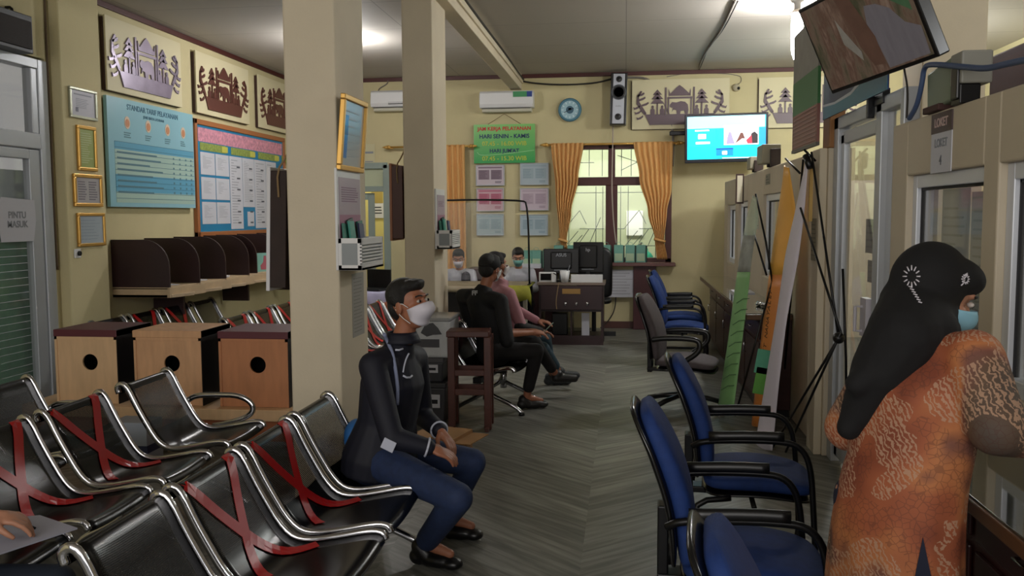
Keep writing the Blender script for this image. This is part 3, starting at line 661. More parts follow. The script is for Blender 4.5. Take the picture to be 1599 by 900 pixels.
s.box(U(0), U(.99), Vv(.72), Vv(1), .002, .003, 1); s.box(U(.0), U(.36), Vv(.30), Vv(.72), .002, .003, 2); s.box(U(.40), U(.47), Vv(.3), Vv(.72), .002, .003, 2)
s.box(U(.92), U(1), Vv(.3), Vv(.72), .002, .003, 6)
s.box(U(.47), U(.91), Vv(.32), Vv(.78), .003, .004, 3)
s.box(U(.14), U(.24), Vv(.48), Vv(.59), .003, .004, 3); s.box(U(.11), U(.29), Vv(.36), Vv(.41), .003, .004, 3); s.box(U(.1), U(.28), Vv(.66), Vv(.69), .003, .004, 3)
s.box(U(.37), U(.59), Vv(.07), Vv(.25), .003, .004, 4); s.box(U(.37), U(.59), Vv(.22), Vv(.25), .004, .005, 5); s.box(U(.45), U(.51), Vv(.1), Vv(.18), .005, .006, 3); s.box(U(.45), U(.92), Vv(.01), Vv(.025), .003, .004, 3)
s.cur = 7; s.prism([(U(.50), Vv(.34)), (U(.61), Vv(.34)), (U(.58), Vv(.5)), (U(.56), Vv(.62)), (U(.53), Vv(.62)), (U(.51), Vv(.48))], .004, .005)
s.cur = 8; s.prism([(U(.61), Vv(.34)), (U(.70), Vv(.46)), (U(.74), Vv(.46)), (U(.71), Vv(.6)), (U(.68), Vv(.6)), (U(.65), Vv(.48))], .004, .005)
s.cur = 9; s.prism([(U(.77), Vv(.34)), (U(.90), Vv(.34)), (U(.90), Vv(.55)), (U(.86), Vv(.62)), (U(.82), Vv(.58))], .004, .005); s.cur = 10; s.prism([(U(.77), Vv(.34)), (U(.83), Vv(.34)), (U(.82), Vv(.54)), (U(.75), Vv(.42))], .005, .006)
s.build('screen', [em('scr_cyan', '05c4e0', 1.0), em('scr_pale', '8fdcf0', 1.1), em('scr_blue', '0fa8d4', .9), em('scr_white', 'f8f4ff', 1.3), em('scr_mid', '0880d8', .8), em('scr_navy', '0540a0', .6), em('scr_blue2', '1c88e0', .9), em('scr_lilac', '9088c8', .8), em('scr_brown', '6a4038', .6), em('scr_dark', '30282c', .5), em('scr_red', 'c03848', .7)], t)
# little cctv dome and notes
q = ony(1150, 137, YB-.03); t = thing('wall_camera', 'small white dome camera between the two ship panels', 'camera', M=MBk((q.x, YB, q.z)))
MB().lathe([(.001, 0), (.05, 0), (.055, .03), (.045, .06), (.001, .07)]).build('dome', mat('dome_cream', 'b5ac92', .5), t, smooth=True); MB().blob((.025, -.012, .06), (.022, .022, .02)).build('lens', black, t, smooth=True)
# side room door left at back
dr2 = thing('door_2', None, None); props(dr2, kind='structure')
fr_ = MB().box(dr-.07, dr+.03, YB-.03, YB+.1, 0, dt).box(dl-.03, dl+.07, YB-.03, YB+.1, 0, dt).box(dl, dr, YB-.03, YB+.1, dt-.06, dt+.03).box(dl, dr, YB-.02, YB+.08, 2.02, 2.10)
fr_.build('door_frame', mat('door_gray', '8d9a92', .5), dr2, bevel=.005)
MB().box(dl, dr, YB+.02, YB+.03, 2.1, dt-.06).build('transom', mat('transom_cream', 'b8bfa0', .6), dr2)
lf = MB(); lf.M = Matrix.Translation((dl+.45, YB+.05, 0)) @ Matrix.Rotation(R(15), 4, 'Z'); lf.box(-.38, -.28, 0, .04, 0, 2.0).box(.05, .15, 0, .04, 0, 2.0).box(-.28, .05, 0, .04, 1.9, 2.0).box(-.28, .05, 0, .04, 0, .3); lf.build('door_leaf', mat('door_gray', '8d9a92', .5), dr2, bevel=.004)
t = thing('door_note', 'small white note with dark lines seen through the side doorway', 'notice', M=MBk(ony(590, 328, 14.98))); s = MB().box(-.12, .12, -.14, .12, 0, .004, 0); lines(s, -.08, .08, .07, -.08, 3, .004, 1, .35, .2); s.build('sheet', [white2, inkm], t)
t = thing('door_note', 'small brown picture above the white note in the side doorway', 'picture', M=MBk(ony(589, 316, 14.98)+Vector((0, 0, .08)))); MB().box(-.1, .1, -.1, .12, 0, .004).build('sheet', mat('tan_sheet', '9c8848', .6), t)
q = ony(572, 241, YB-.02); t = thing('paper_notice', 'cream notice above the side doorway beside the gold frame', 'notice', M=MBk((q.x, YB-.01, q.z)))
s = MB().box(-.13, .13, -.15, .15, 0, .006, 0); lines(s, -.02, .11, .05, .0, 1, .006, 1, .6, .1); lines(s, -.02, .11, -.09, -.13, 1, .006, 1, .4, .1); s.build('sheet', [mat('cream_sheet', 'c9c29c', .6), grayp], t)

# ceiling cables
cb1 = mat('gray_cable', '77706a', .6); cb2 = mat('black_cable', '2a2622', .6)
cable('ceiling_cable', 'grey cable clipped across the ceiling down to the back wall', [onz(1147, 2, ZC-.012), onz(1128, 45, ZC-.012), onz(1108, 72, ZC-.012), onz(1096, 92, ZC-.02), ony(1091, 108, YB-.02)], .013, cb1)
cable('ceiling_cable', 'thin second cable twisting beside the grey ceiling cable', [onz(1152, 2, ZC-.012), onz(1130, 47, ZC-.015), onz(1106, 74, ZC-.02), onz(1100, 90, ZC-.012), ony(1092, 109, YB-.02)], .007, cb2)
cable('power_cable', 'black cable sagging from the beam end to the tower speaker', [ony(806, 124, YB-.04), ony(830, 130, YB-.04), ony(880, 133, YB-.04), ony(930, 130, YB-.04), ony(956, 123, YB-.04)], .012, cb2)
cable('power_cable', 'dark cable from the tower speaker down to the wall television', [ony(978, 121, YB-.03), ony(1008, 121, YB-.03), ony(1022, 132, YB-.03), ony(1035, 160, YB-.04), ony(1046, 180, YB-.05), ony(1052, 215, YB-.03), ony(1050, 260, YB-.03)], .016, cb1)
cable('power_cable', 'pair of thin cables hanging below the tower speaker across the window', [ony(957, 195, YB-.03), ony(957, 222, YB-.14), ony(955, 290, YB-.16), ony(958, 350, YB-.16), ony(962, 380, YB-.16)], .010, mat('pale_cable', 'a89a90', .6))
cable('power_cable', 'thin cable looping on the wall under the dome camera', [ony(1041, 120, YB-.01), ony(1080, 113, YB-.01), ony(1155, 116, YB-.01), ony(1159, 126, YB-.01), ony(1152, 133, YB-.03)], .005, cb1)
cable('power_cable', 'thin cable dropping from the left air conditioner up to the cornice', [ony(606, 126, YB-.02), ony(604, 132, YB-.02), ony(592, 138, YB-.03), ony(590, 144, YB-.08)], .008, cb1)
cable('beam_cable', 'loose cable running along the edge of the ceiling beam', [(-1.47, 6.0, 3.63), (-1.46, 7.6, 3.625), (-1.45, 9.0, 3.6), (-1.46, 10.4, 3.62), (-1.45, 11.2, 3.6), (-1.46, 12.8, 3.6)], .012, cb2)

# ================================================================ LAMPS
def cfl(label, x, y, power, rad=.045, L=.34):
    t = thing('ceiling_lamp', label, 'lamp', (x, y, ZC), group='bare ceiling lamps')
    MB().lathe([(.001, 0), (.06, 0), (.06, -.02), (.035, -.03), (.032, -.09), (.001, -.09)]).build('socket', white, t, smooth=True)
    MB().lathe([(.001, -.09), (.03, -.09), (.045, -.11), (.075, -.125), (.075, -.13), (.03, -.14), (.001, -.14)]).build('collar', mat('collar_gray', '8a8078', .5), t, smooth=True)
    MB().lathe([(.001, -.14), (rad*.8, -.14), (rad, -.18), (rad*1.05, -.14-L*.5), (rad*.9, -.14-L*.85), (rad*.5, -.14-L), (.001, -.14-L)]).build('bulb', mat('bulb_glow', 'fdfbff', .3, emit=14), t, smooth=True)
    light('lamp_light', 'POINT', (x, y, ZC-.24), power, (1, .98, .97), radius=.08).parent = None
    return t
cfl('glowing lamp hanging from the ceiling left of the tilted screen', 1.62, 8.9, 250, .055, .42)
cfl('glowing ceiling lamp hidden behind the front column', -3.25, 10.0, 100)
# ================================================================ COUNTER PARTITIONS (right)
def holes(mb, x0, x1, ya, yb, za, zb, ws):
    ws = sorted(ws); y = ya
    for (a, b, c, d) in ws:
        mb.box(x0, x1, y, a, za, zb); mb.box(x0, x1, a, b, za, c); mb.box(x0, x1, a, b, d, zb); y = b
    mb.box(x0, x1, y, yb, za, zb)
    return mb
TP = 2.09
far_w = [(7.92, 8.95, 1.05, 1.84), (10.05, 10.85, 1.03, 1.80), (11.15, 11.95, 1.03, 1.77)]
near_w = [(3.56, 4.48, 1.0, 1.83), (2.2, 3.42, 1.0, 1.83)]
struct('wall_counter_far', holes(MB(), XP, XP+.15, 6.15, 12.35, 0, TP, far_w), partm, bevel=.008)
struct('wall_counter_near', holes(MB(), XP, XP+.15, 1.2, 4.72, 0, TP, near_w), partm, bevel=.008)
struct('wall_counter_return', MB().box(XP+.1, XR, 12.25, 12.35, 0, TP), partm)
struct('trim_4', MB().box(XP-.05, XP, 6.18, 6.42, 0, TP), colm, bevel=.006)
alw = mat('white_aluminium', 'd4d8e0', .35, .1); dk = mat('gasket', '1a1a1e', .6); pane = mat('booth_glass', 'cfd6d8', .05, trans=1)
n = 1
for (a, b, c, d) in far_w+near_w:
    n += 1
    w_ = thing('window_%d' % n, None, None); props(w_, kind='structure')
    f = .06; x0, x1 = XP+.03, XP+.11
    MB().box(x0, x1, a, a+f, c, d).box(x0, x1, b-f, b, c, d).box(x0, x1, a+f, b-f, c, c+f).box(x0, x1, a+f, b-f, d-f, d).build('window_frame', alw, w_, bevel=.004)
    MB().box(x0+.02, x0+.04, a+f, a+f+.012, c+f, d-f).box(x0+.02, x0+.04, b-f-.012, b-f, c+f, d-f).box(x0+.02, x0+.04, a+f, b-f, d-f-.012, d-f).build('gasket', dk, w_)
    MB().box(x0+.028, x0+.034, a+f, b-f, c+f, d-f).build('pane', pane, w_)
def paper(name, label, x, y0, y1, z0, z1, c, dark='6f7378', n=9, cols=1, th=.25, side=-1):
    t = thing(name, label, 'notice', M=MR((x, (y0+y1)/2, (z0+z1)/2))); w = (y1-y0); h = z1-z0
    s = MB().box(-w/2, w/2, -h/2, h/2, 0, .003, 0)
    for k in range(cols):
        xa = -w/2+w*k/cols; lines(s, xa+w*.08/cols, xa+w*.92/cols, h*.4, -h*.42, n, .003, 1, th, .5)
    s.build('sheet', [mat('sheet_'+c, c, .6), mat('ink_'+dark, dark, .7)], t); return t
paper('window_poster', 'pair of grey printed posters behind the near counter window', XP+.12, 3.64, 3.98, 1.1, 1.74, 'a4a9a6', '7c8280', 14)
paper('window_poster', 'grey printed poster in the left half of the near counter window', XP+.12, 4.0, 4.33, 1.08, 1.76, '9fa4a2', '7c8280', 14)
paper('window_poster', 'pale printed sheet behind the window at the right picture edge', XP+.12, 2.9, 3.3, 1.1, 1.7, 'a8adb8', '8a8f99', 10)
paper('window_poster', 'purple sticker low in the window at the right picture edge', XP+.09, 2.95, 3.1, 1.1, 1.25, '4c2a78', '6a4a98', 2)
# service desk number plate
q0 = onx(1453, 190, XP-.01); q1 = onx(1482, 262, XP-.01); yc = (q0.y+q1.y)/2; hw = abs(q0.y-q1.y)/2
t = thing('counter_number_sign', 'paper counter sign with dark heading above the near window', 'sign', M=MR((XP, yc, 1.975)))
zt0, zb0 = .085, -.14
MB().box(-hw, hw, .02, .105, 0, .006).build('heading_plate', mat('sign_maroon', '4a3a3c', .5), t)
MB().box(-hw, hw, -.15, .02, 0, .004).build('paper', white2, t)
text('LOKET', .052, (0, .062, .0065), mat('sign_pinkish', 'b9a09c', .5), t, bold=.001); text('LOKET', .05, (0, -.025, .0045), mat('sign_grayink', '7e838c', .5), t, bold=.001); text('4', .06, (0, -.1, .0045), mat('sign_inkdark', '565a66', .5), t)
# far partition little signs
q = onx(1160, 295, XP-.01); t = thing('edge_on_sign', 'small dark framed card projecting from the far counter wall', 'sign', (XP, q.y, q.z)); MB().box(-.09, 0, -.012, .012, -.17, .17).build('frame', darkedge, t, bevel=.003); MB().box(-.075, -.015, -.014, -.011, -.15, .15).build('card', mat('cream_card', 'cfc8b0', .6), t)
paper('counter_note', 'small faint grey note on the far counter wall', XP, 8.55, 8.8, 1.93, 2.03, '8d8878', '66625a', 3)
q = onx(1258, 375, XP-.05); paper('counter_note', 'narrow framed grey calendar hanging on the pillar by the banners', XP-.052, 6.22, 6.38, 1.33, 1.62, '8c846e', '6a6456', 8)
paper('counter_note', 'pale printed note above the far counter', XP, 9.2, 9.4, 1.5, 1.7, 'b4b6a8', '8a8c80', 4)

# glass door in the opening between the two partitions
dr3 = thing('door_3', None, None); props(dr3, kind='structure'); XX = XP+.03
MB().box(XX, XX+.08, 6.03, 6.15, 0, 2.28).box(XX, XX+.08, 4.72, 6.15, 2.20, 2.28).box(XX, XX+.08, 5.05, 5.15, 0, 2.28).box(XX, XX+.08, 4.66, 4.72, 0, 2.28).build('door_frame', alum, dr3, bevel=.006)
MB().box(XX+.02, XX+.06, 5.95, 6.03, .05, 2.16).box(XX+.02, XX+.06, 5.15, 5.23, .05, 2.16).box(XX+.02, XX+.06, 5.15, 6.03, 2.10, 2.18).box(XX+.02, XX+.06, 5.15, 6.03, .05, .2).build('door_leaf', alum, dr3, bevel=.005)
MB().box(XX+.035, XX+.04, 5.23, 5.95, .2, 2.1).box(XX+.035, XX+.04, 4.72, 5.05, .1, 2.2).build('pane', pane, dr3)
MB().box(XX-.02, XX+.02, 5.18, 5.30, .95, 1.17).tube([(XX-.02, 5.25, 1.12), (XX-.06, 5.25, 1.12), (XX-.06, 5.25, .98), (XX-.02, 5.25, .98)], .01).build('door_handle', mat('handle_white', 'b8b4bc', .4), dr3, bevel=.004)
MB().box(XX-.01, XX+.03, 5.0, 5.16, 2.24, 2.32).box(XX-.04, XX, 5.18, 5.21, 2.18, 2.3).build('door_closer', blackm, dr3, bevel=.004)
paper('door_note', 'small white sheets taped inside the glass door', XX+.05, 5.3, 5.48, 1.42, 1.62, 'a5a49c', '85847e', 4)
paper('door_note', 'folded pale sheet low inside the glass door', XX+.05, 5.24, 5.42, 1.25, 1.38, '9b9a90', '85847e', 3)
# blue arc banner above the door
t = thing('blue_banner', 'blue and cyan arc banner above the glass door behind the hanging screen', 'banner', M=MR((XP-.015, 5.5, 2.5)))
s = MB().box(-.74, .74, -.22, .32, 0, .008, 0); s.cur = 1
s.prism([(-.74, -.22), (.74, -.22), (.74, .32), (.66, .12), (.4, -.06), (0, -.13), (-.4, -.14), (-.74, -.12)], .008, .010)
s.cur = 2; s.prism([(-.74, -.12), (-.4, -.14), (0, -.13), (.4, -.06), (.66, .12), (.74, .3), (.74, .26), (.66, .07), (.4, -.085), (0, -.15), (-.4, -.155), (-.74, -.135)], .010, .011)
s.build('print', [mat('banner_navy', '202a5c', .4), mat('banner_cyan', '1a7896', .4), mat('banner_white', 'c4ccd8', .4)], t)
props(MB().box(XP+.0, XP+.1, 6.14, 6.34, TP, 3.0).build('orange_post', mat('orange_wood', '96642e', .5, var=.15, scale=3, stretch=(5, 5, 1)), bevel=.006), 'orange brown wooden post rising beside the glass door', 'post')
q0 = onx(1245, 100, XP-.04)
t = thing('green_red_banner', 'hanging banner with grey top, green band and red ribbed lower part', 'banner', M=MR((XP-.05, 6.64, 2.62)))
def bz(py): return onx(1262, py, XP-.05).z-2.62
s = MB(); W0 = .44
s.box(-W0, W0, bz(118), bz(40), 0, .02, 0).box(-W0, W0, bz(172), bz(118), 0, .02, 1).box(-W0, W0, bz(228), bz(172), 0, .02, 2).box(-W0, W0, bz(233), bz(228), 0, .025, 3)
for k in range(9): z = bz(225)+.028*k; s.box(-W0+.02, W0-.03, z, z+.011, .02, .023, 4)
s.build('print', [mat('banner_gray', '8e8b82', .5, var=.1), mat('banner_green', '3f7a44', .5), mat('banner_red', '8a5a50', .5), mat('banner_dark', '5a544e', .5), mat('banner_red2', 'a57468', .5)], t)
# things on the partition top
t = thing('projector', 'grey green box projector with cables on top of the near partition', 'projector', (XP+.03, 0, 0)); 
pa = onx(1452, 165, XP); pb = onx(1505, 150, XP)
t.location = (XP+.03, 3.92, TP)
MB().box(-.03, .08, .01, .30, .03, .21).build('body', mat('projector_green', '76826f', .5), t, bevel=.01).rotation_euler = (R(-5), 0, 0)
MB().box(-.04, .08, -.13, .0, .08, .21).build('module', mat('module_gray', '8d8d86', .5), t, bevel=.008); MB().box(-.05, .02, -.11, -.04, .02, .15).build('lens_block', black, t, bevel=.006)
MB().box(-.05, .05, .1, .30, 0, .03).build('foot', mat('rust_brown', '402420', .7), t, bevel=.005); MB().box(-.04, .04, -.12, -.02, 0, .08).build('foot', blackm, t, bevel=.005)
bcab = mat('blue_cable', '46587c', .5)
cable('power_cable', 'thick blue cable rising from the near partition and turning right', [onx(1420, 185, XP-.02), onx(1432, 165, XP-.02), onx(1440, 130, XP-.02), onx(1443, 104, XP-.02), onx(1455, 100, XP-.02), onx(1500, 104, XP-.02), onx(1540, 108, XP-.02), onx(1570, 100, XP-.02), onx(1620, 90, XP-.02)], .012, bcab)
cable('power_cable', 'thin dark cable hanging beside the blue cable', [onx(1412, 108, XP), onx(1418, 140, XP), onx(1416, 184, XP-.02)], .005, cb2)
for (px, lb) in ((1118, 'cream camera box on the far partition edge below the wall television'), (1146, 'grey camera box on top of the far partition, right of the cream one')):
    pa = onx(px+68, 262-(px-1118)*.4, XP); t = thing('partition_camera', lb, 'camera', (XP+.03, 9.6-(px-1118)*.035, TP)); k = 1 if px == 1118 else 1.35
    MB().box(-.09*k, .05, -.12*k, .12*k, .03, .03+.13*k).build('body', mat('camera_tan', '8f8a76', .5), t, bevel=.01); MB().box(-.05, .04, -.16*k, -.12*k, .0, .12*k).build('bracket', mat('dark_rust', '2c201c', .6), t, bevel=.006); MB().box(-.05, .04, -.02, .02, 0, .03).build('foot', blackm, t)
# brown cabinet top at far right and cable
t = thing('hanging_cabinet', 'dark brown cabinet corner behind the near partition at the right edge', 'cabinet', (2.13, 4.0, 1.92)); MB().box(-.35, .5, -.5, .7, .05, .50).build('body', mat('cab_brown', '5c3020', .5), t, bevel=.01); MB().box(-.36, -.35, -.45, .08, .1, .46).build('door', mat('cab_brown2', '653826', .5), t); MB().box(-.36, -.35, .12, .65, .1, .46).build('door', mat('cab_brown2', '653826', .5), t); MB().box(-.3, .45, -.45, .65, -1.92, .05).build('base_cabinet', mat('cab_brown', '5c3020'), t)

# ================================================================ COUNTERS
cw = mat('counter_wood', '3a1a18', .4, var=.15, scale=3, stretch=(1, 1, 6)); glasst = mat('counter_glass_top', '3c4038', .06, coat=1)
def counter(label, y0, y1, glasslabel):
    t = thing('service_counter', label, 'counter', (0, 0, 0), group='wooden service counters')
    MB().box(1.10, XP-.004, y0+.03, y1-.03, .06, .80).build('body', cw, t, bevel=.004)
    MB().box(.97, XP-.004, y0, y1, .80, .845).build('counter_top', mat('counter_edge', '5a3f2a', .35), t, bevel=.006)
    MB().box(.975, XP-.006, y0+.01, y1-.01, .846, .853).build('glass_top', glasst, t, bevel=.002)
    MB().box(1.12, XP-.01, y0+.05, y1-.05, .0, .06).build('plinth', black, t)
    n = max(1, int((y1-y0)/.75))
    for k in range(n):
        a = y0+.08+(y1-y0-.16)*k/n; b = a+(y1-y0-.16)/n-.05
        d = MB().box(1.085, 1.10, a, b, .12, .60).build('door', mat('counter_door', '331614', .35), t, bevel=.006)
        MB().tube([(1.085, b-.06, .42), (1.065, b-.06, .42), (1.065, b-.06, .50), (1.085, b-.06, .50)], .005, 8).build('handle', chrome, d, smooth=True)
        e = MB().box(1.085, 1.10, a, b, .63, .77).build('drawer', mat('counter_door', '331614', .35), t, bevel=.006)
        MB().tube([(1.085, (a+b)/2-.05, .70), (1.065, (a+b)/2-.05, .70), (1.065, (a+b)/2+.05, .70), (1.085, (a+b)/2+.05, .70)], .005, 8).build('handle', chrome, e, smooth=True)
    return t
counter('long dark wood counter with glass top along the far partition', 7.27, 11.72, '')
counter('dark wood counter with glossy top where the woman in batik leans', 1.25, 3.75, '')
t = thing('key_bunch', 'shiny small metal object on the far counter top near the green banner', 'keys', (1.16, 7.9, .853)); MB().blob((0, 0, .02), (.03, .05, .02)).blob((.03, -.09, .02), (.03, .04, .018)).build('metal', chrome, t, smooth=True); MB().tube([(0, .05, .01), (.02, .09, .01), (.04, .05, .01)], .004).build('ring', chrome, t)
props(MB().box(1.1, 1.3, 9.1, 9.45, .853, .865).build('paper_stack', white2, bevel=.002), 'white papers on the far counter behind the green banner', 'papers')

# ================================================================ BANNERS ON STANDS
def banner(name, label, grp, near, far_, mats_fn, rods, thick=.004, bow=.05, writing=None, sections=None):
    t = thing(name, label, 'banner', group=grp)
    rows = []; n = 8
    K = 24
    def ev(tb, f):
        f *= len(tb)-1; i = min(int(f), len(tb)-2); return Vector(tb[i]).lerp(Vector(tb[i+1]), f-i)
    for i in range(K+1):
        a = ev(near, i/K); b = ev(far_, i/K); nrm = Vector((-1, 0, 0)); rows.append([a.lerp(b, k/n)+nrm*bow*math.sin(PI*k/n)*min(1, (b-a).length*2) for k in range(n+1)])
    for (i0, i1, m, nm) in sections: MB().sheet(rows[i0:i1+1]).build(nm, m, t, smooth=True, solid=thick)
    for rr in rods: MB().tube(rr, .008, 8).build('stand_rod', blackm, t, smooth=True)
    return t, rows
yb = mat('yellow_banner', 'eeb04c', .45, var=.1, scale=2); ob = mat('orange_banner', 'de8a3e', .45, var=.1, scale=2)
nr = [(1.27, 6.80, 2.05), (1.15, 6.72, 1.45), (1.10, 6.68, .95), (1.04, 6.66, .45), (1.00, 6.64, .04)]; fr2 = [(1.29, 6.98, 2.06), (1.24, 7.1, 1.45), (1.17, 7.15, .95), (1.10, 7.18, .45), (1.04, 7.2, .04)]
nr = [ony(1232, 262, 6.8), ony(1243, 330, 6.8), ony(1238, 400, 6.8), ony(1218, 500, 6.8), ony(1203, 570, 6.8), ony(1190, 668, 6.8)]
fr2 = [ony(1226, 258, 7.0), ony(1215, 330, 7.1), ony(1205, 400, 7.15), ony(1192, 500, 7.2), ony(1185, 570, 7.2), ony(1176, 664, 7.2)]
t, rows = banner('standing_banner', 'tall narrow yellow orange banner leaning beside the white one', 'banners on stands', nr, fr2, None, [[(1.32, 6.9, 2.06), (1.28, 7.4, .02)], [(1.27, 6.75, 1.95), (1.2, 6.95, 2.07)]], sections=[(0, 11, yb, 'banner_sheet'), (11, 24, ob, 'banner_sheet')])
txt = [ony(1214, 455, 6.85), ony(1200, 590, 6.85)]
dk_ = mat('banner_text', '5a3a18', .6)
for k, ch in enumerate('PELAYANAN TERPADU'):
    f = k/16; p = txt[0].lerp(txt[1], f); o = text(ch, .06, (p.x-.055, p.y-.03, p.z), dk_, t, rot=(PI/2, -PI/2+.2, -PI/2+.3)) if ch != ' ' else None
MB().box(-.05, .05, -.006, .006, -.09, .09).build('teal_patch', mat('teal_patch', '4f9c7c', .5), t).matrix_basis = Matrix.Translation(ony(1191, 565, 6.66)) @ Matrix.Rotation(.16, 4, 'Y')
MB().box(-.045, .045, -.006, .006, -.1, .1).build('green_patch', mat('green_patch', '5a9a3c', .5), t).matrix_basis = Matrix.Translation(ony(1188, 595, 6.66)) @ Matrix.Rotation(.16, 4, 'Y')
# white one
nr = [ony(1262, 250, 6.25), ony(1256, 330, 6.2), ony(1247, 400, 6.15), ony(1228, 500, 6.1), ony(1216, 600, 6.1), ony(1206, 704, 6.2)]
fr2 = [ony(1259, 250, 6.35), ony(1242, 330, 6.45), ony(1226, 400, 6.5), ony(1212, 500, 6.55), ony(1195, 600, 6.6), ony(1178, 700, 6.45)]
wbm = mat('banner_back', 'd9d2de', .5)
T0 = ony(1262, 252, 6.25); J = Vector((1.27, 5.45, .91)); 
rods = [[T0+Vector((.02, 0, .06)), J], [ony(1250, 325, 6.15), J+Vector((.01, -.03, .02))], [J, ony(1204, 703, 6.3)], [J+Vector((.0, -.05, .04)), ony(1227, 706, 6.1)], [ony(1316, 420, 5.5), ony(1321, 560, 5.45), ony(1322, 690, 5.75)], [T0+Vector((.05, 0, 0)), T0+Vector((-.03, 0, .08))]]
t, rows = banner('standing_banner', 'white backed banner on a black tripod stand, nearest the glass door', 'banners on stands', nr, fr2, None, rods, sections=[(0, 24, wbm, 'banner_sheet')], bow=.03)
MB().blob(J, .035).build('tripod_joint', black, t, smooth=True); MB().tube([ony(1258, 243, 6.25), ony(1265, 262, 6.2)], .022).build('tip_clamp', black, t, smooth=True)
# yellow reflection in the door jamb, made as a solid strip beside the rod
props(MB().box(-.012, .012, -.012, .012, -.19, .19).build('reflection_strip', mat('reflection_yellow', 'd8b466', .5), bevel=.003), 'short pale yellow strip made for a jamb reflection beside the tripod rod', 'strip').matrix_world = Matrix.Translation(onx(1266, 303, XP-.07))
# green one
nr = [ony(1181, 308, 7.15), ony(1184, 340, 7.12), ony(1174, 400, 7.1), ony(1169, 450, 7.1), ony(1158, 540, 7.1), ony(1145, 643, 7.1)]
fr2 = [ony(1178, 306, 7.35), ony(1166, 340, 7.42), ony(1156, 400, 7.45), ony(1148, 450, 7.45), ony(1136, 540, 7.45), ony(1121, 636, 7.45)]
gfm = mat('film_green', 'c5d8c0', .3, alpha=.4); grm = mat('banner_lime', '86b878', .5, var=.1, scale=3)
gy = mat('banner_mid_gray', '9a9e96', .5, var=.3, scale=8, alpha=.8)
t, rows = banner('standing_banner', 'pale green banner with a clear top standing in front of the far counter', 'banners on stands', nr, fr2, None, [[ony(1180, 303, 7.2), ony(1196, 378, 7.1), ony(1206, 440, 7.0)], [ony(1176, 360, 7.2), ony(1197, 430, 7.0)], [ony(1206, 440, 7.0), ony(1148, 650, 7.1)]], sections=[(0, 7, gfm, 'clear_top'), (7, 12, gy, 'picture_band'), (12, 24, grm, 'banner_sheet')])
sc = MB()
for k in range(9):
    p = ony(1160-(k*3.0), 470+k*17, 7.08); sc.tube([p+Vector((-.05, 0, -.02)), p+Vector((-.0, 0, .015)), p+Vector((.05, 0, .02))], .004, 6)
sc.build('writing', mat('green_ink', '4c7248', .6), t)

# ================================================================ HANGING SCREEN near right
BLp = ony(1300, 141, 4.95); BRp = ony(1459, 84, 4.25); ux = (BRp-BLp).normalized(); wS = (BRp-BLp).length
upv = Vector((0, 0, 1)); nn = ux.cross(upv).normalized()       # outward normal before tilt
if nn.dot(EYE-BLp) < 0: nn = -nn
uy = (upv*math.cos(R(24))+nn*math.sin(R(24))); uy = (uy-ux*uy.dot(ux)).normalized(); nn2 = ux.cross(uy)
hS = wS*.58
t = thing('hanging_screen', 'large tilted screen with a dark edge hanging from the ceiling, top right', 'television', M=basis(ux, uy, nn2, BLp+ux*wS/2+uy*hS/2))
MB().box(-wS/2-.02, wS/2+.02, -hS/2-.02, hS/2+.02, -.07, 0).build('housing', black, t, bevel=.008)
MB().box(-.25, .25, -.2, .2, -.2, -.07).tube([(0, .1, -.15), (0, .25, -.35), (0, .45, -.55)], .03).build('ceiling_mount', blackm, t, bevel=.01)
def scr_mat():
    m = bpy.data.materials.new('forest_video'); m.use_nodes = True; nt = m.node_tree; b = nt.nodes['Principled BSDF']; tc = nt.nodes.new('ShaderNodeTexCoord'); mp = nt.nodes.new('ShaderNodeMapping'); mp.inputs['Rotation'].default_value = (0, 0, R(-22)); mp.inputs['Scale'].default_value = (5, 1.2, 1)
    nt.links.new(tc.outputs['Object'], mp.inputs[0]); n = nt.nodes.new('ShaderNodeTexNoise'); n.inputs['Scale'].default_value = 1.3; n.inputs['Detail'].default_value = 6; n.inputs['Roughness'].default_value = .65; nt.links.new(mp.outputs[0], n.inputs['Vector'])
    cr = nt.nodes.new('ShaderNodeValToRGB'); e = cr.color_ramp.elements; e[0].position = .3; e[0].color = lin('23241c'); e[1].position = .75; e[1].color = lin('8a8478')
    for p, c in ((.42, '3a3a2a'), (.5, '5a4c40'), (.56, '4e3a30'), (.64, '6c5a4e')): q = e.new(p); q.color = lin(c)
    nt.links.new(n.outputs['Fac'], cr.inputs[0]); nt.links.new(cr.outputs[0], b.inputs['Base Color']); nt.links.new(cr.outputs[0], b.inputs['Emission Color']); b.inputs['Emission Strength'].default_value = .22; b.inputs['Roughness'].default_value = .3; return m
s = MB().box(-wS/2, wS/2, -hS/2, hS/2, 0, .003, 0); s.cur = 1
def sp(x, y): return (-wS/2+x*wS, -hS/2+y*hS)
s.prism([sp(*p) for p in ((.62, .02), (.98, .02), (.99, .32), (.88, .42), (.8, .62), (.7, .72), (.6, .75), (.56, .5), (.6, .3))], .003, .004)
s.cur = 2; s.prism([sp(*p) for p in ((.50, .1), (.6, .08), (.6, .4), (.52, .8), (.48, .98), (.36, .98), (.42, .6), (.44, .35))], .0042, .005)
s.cur = 3; s.prism([sp(*p) for p in ((.78, .75), (.97, .5), (.97, .98), (.7, .98))], .003, .004)
s.cur = 4; s.prism([sp(*p) for p in ((.3, .45), (.42, .2), (.43, .3), (.34, .6), (.3, .75))], .0042, .005)
s.build('screen', [scr_mat(), mat('vid_grey', '5c585c', .4, emit=.2, var=.15, scale=5, stretch=(6, 1, 1)), mat('vid_rust', '4e382e', .4, emit=.2, var=.3, scale=8), mat('vid_green', '38543a', .4, emit=.2, var=.3, scale=8), mat('vid_pale', '706c64', .4, emit=.2, var=.3, scale=10)], t)
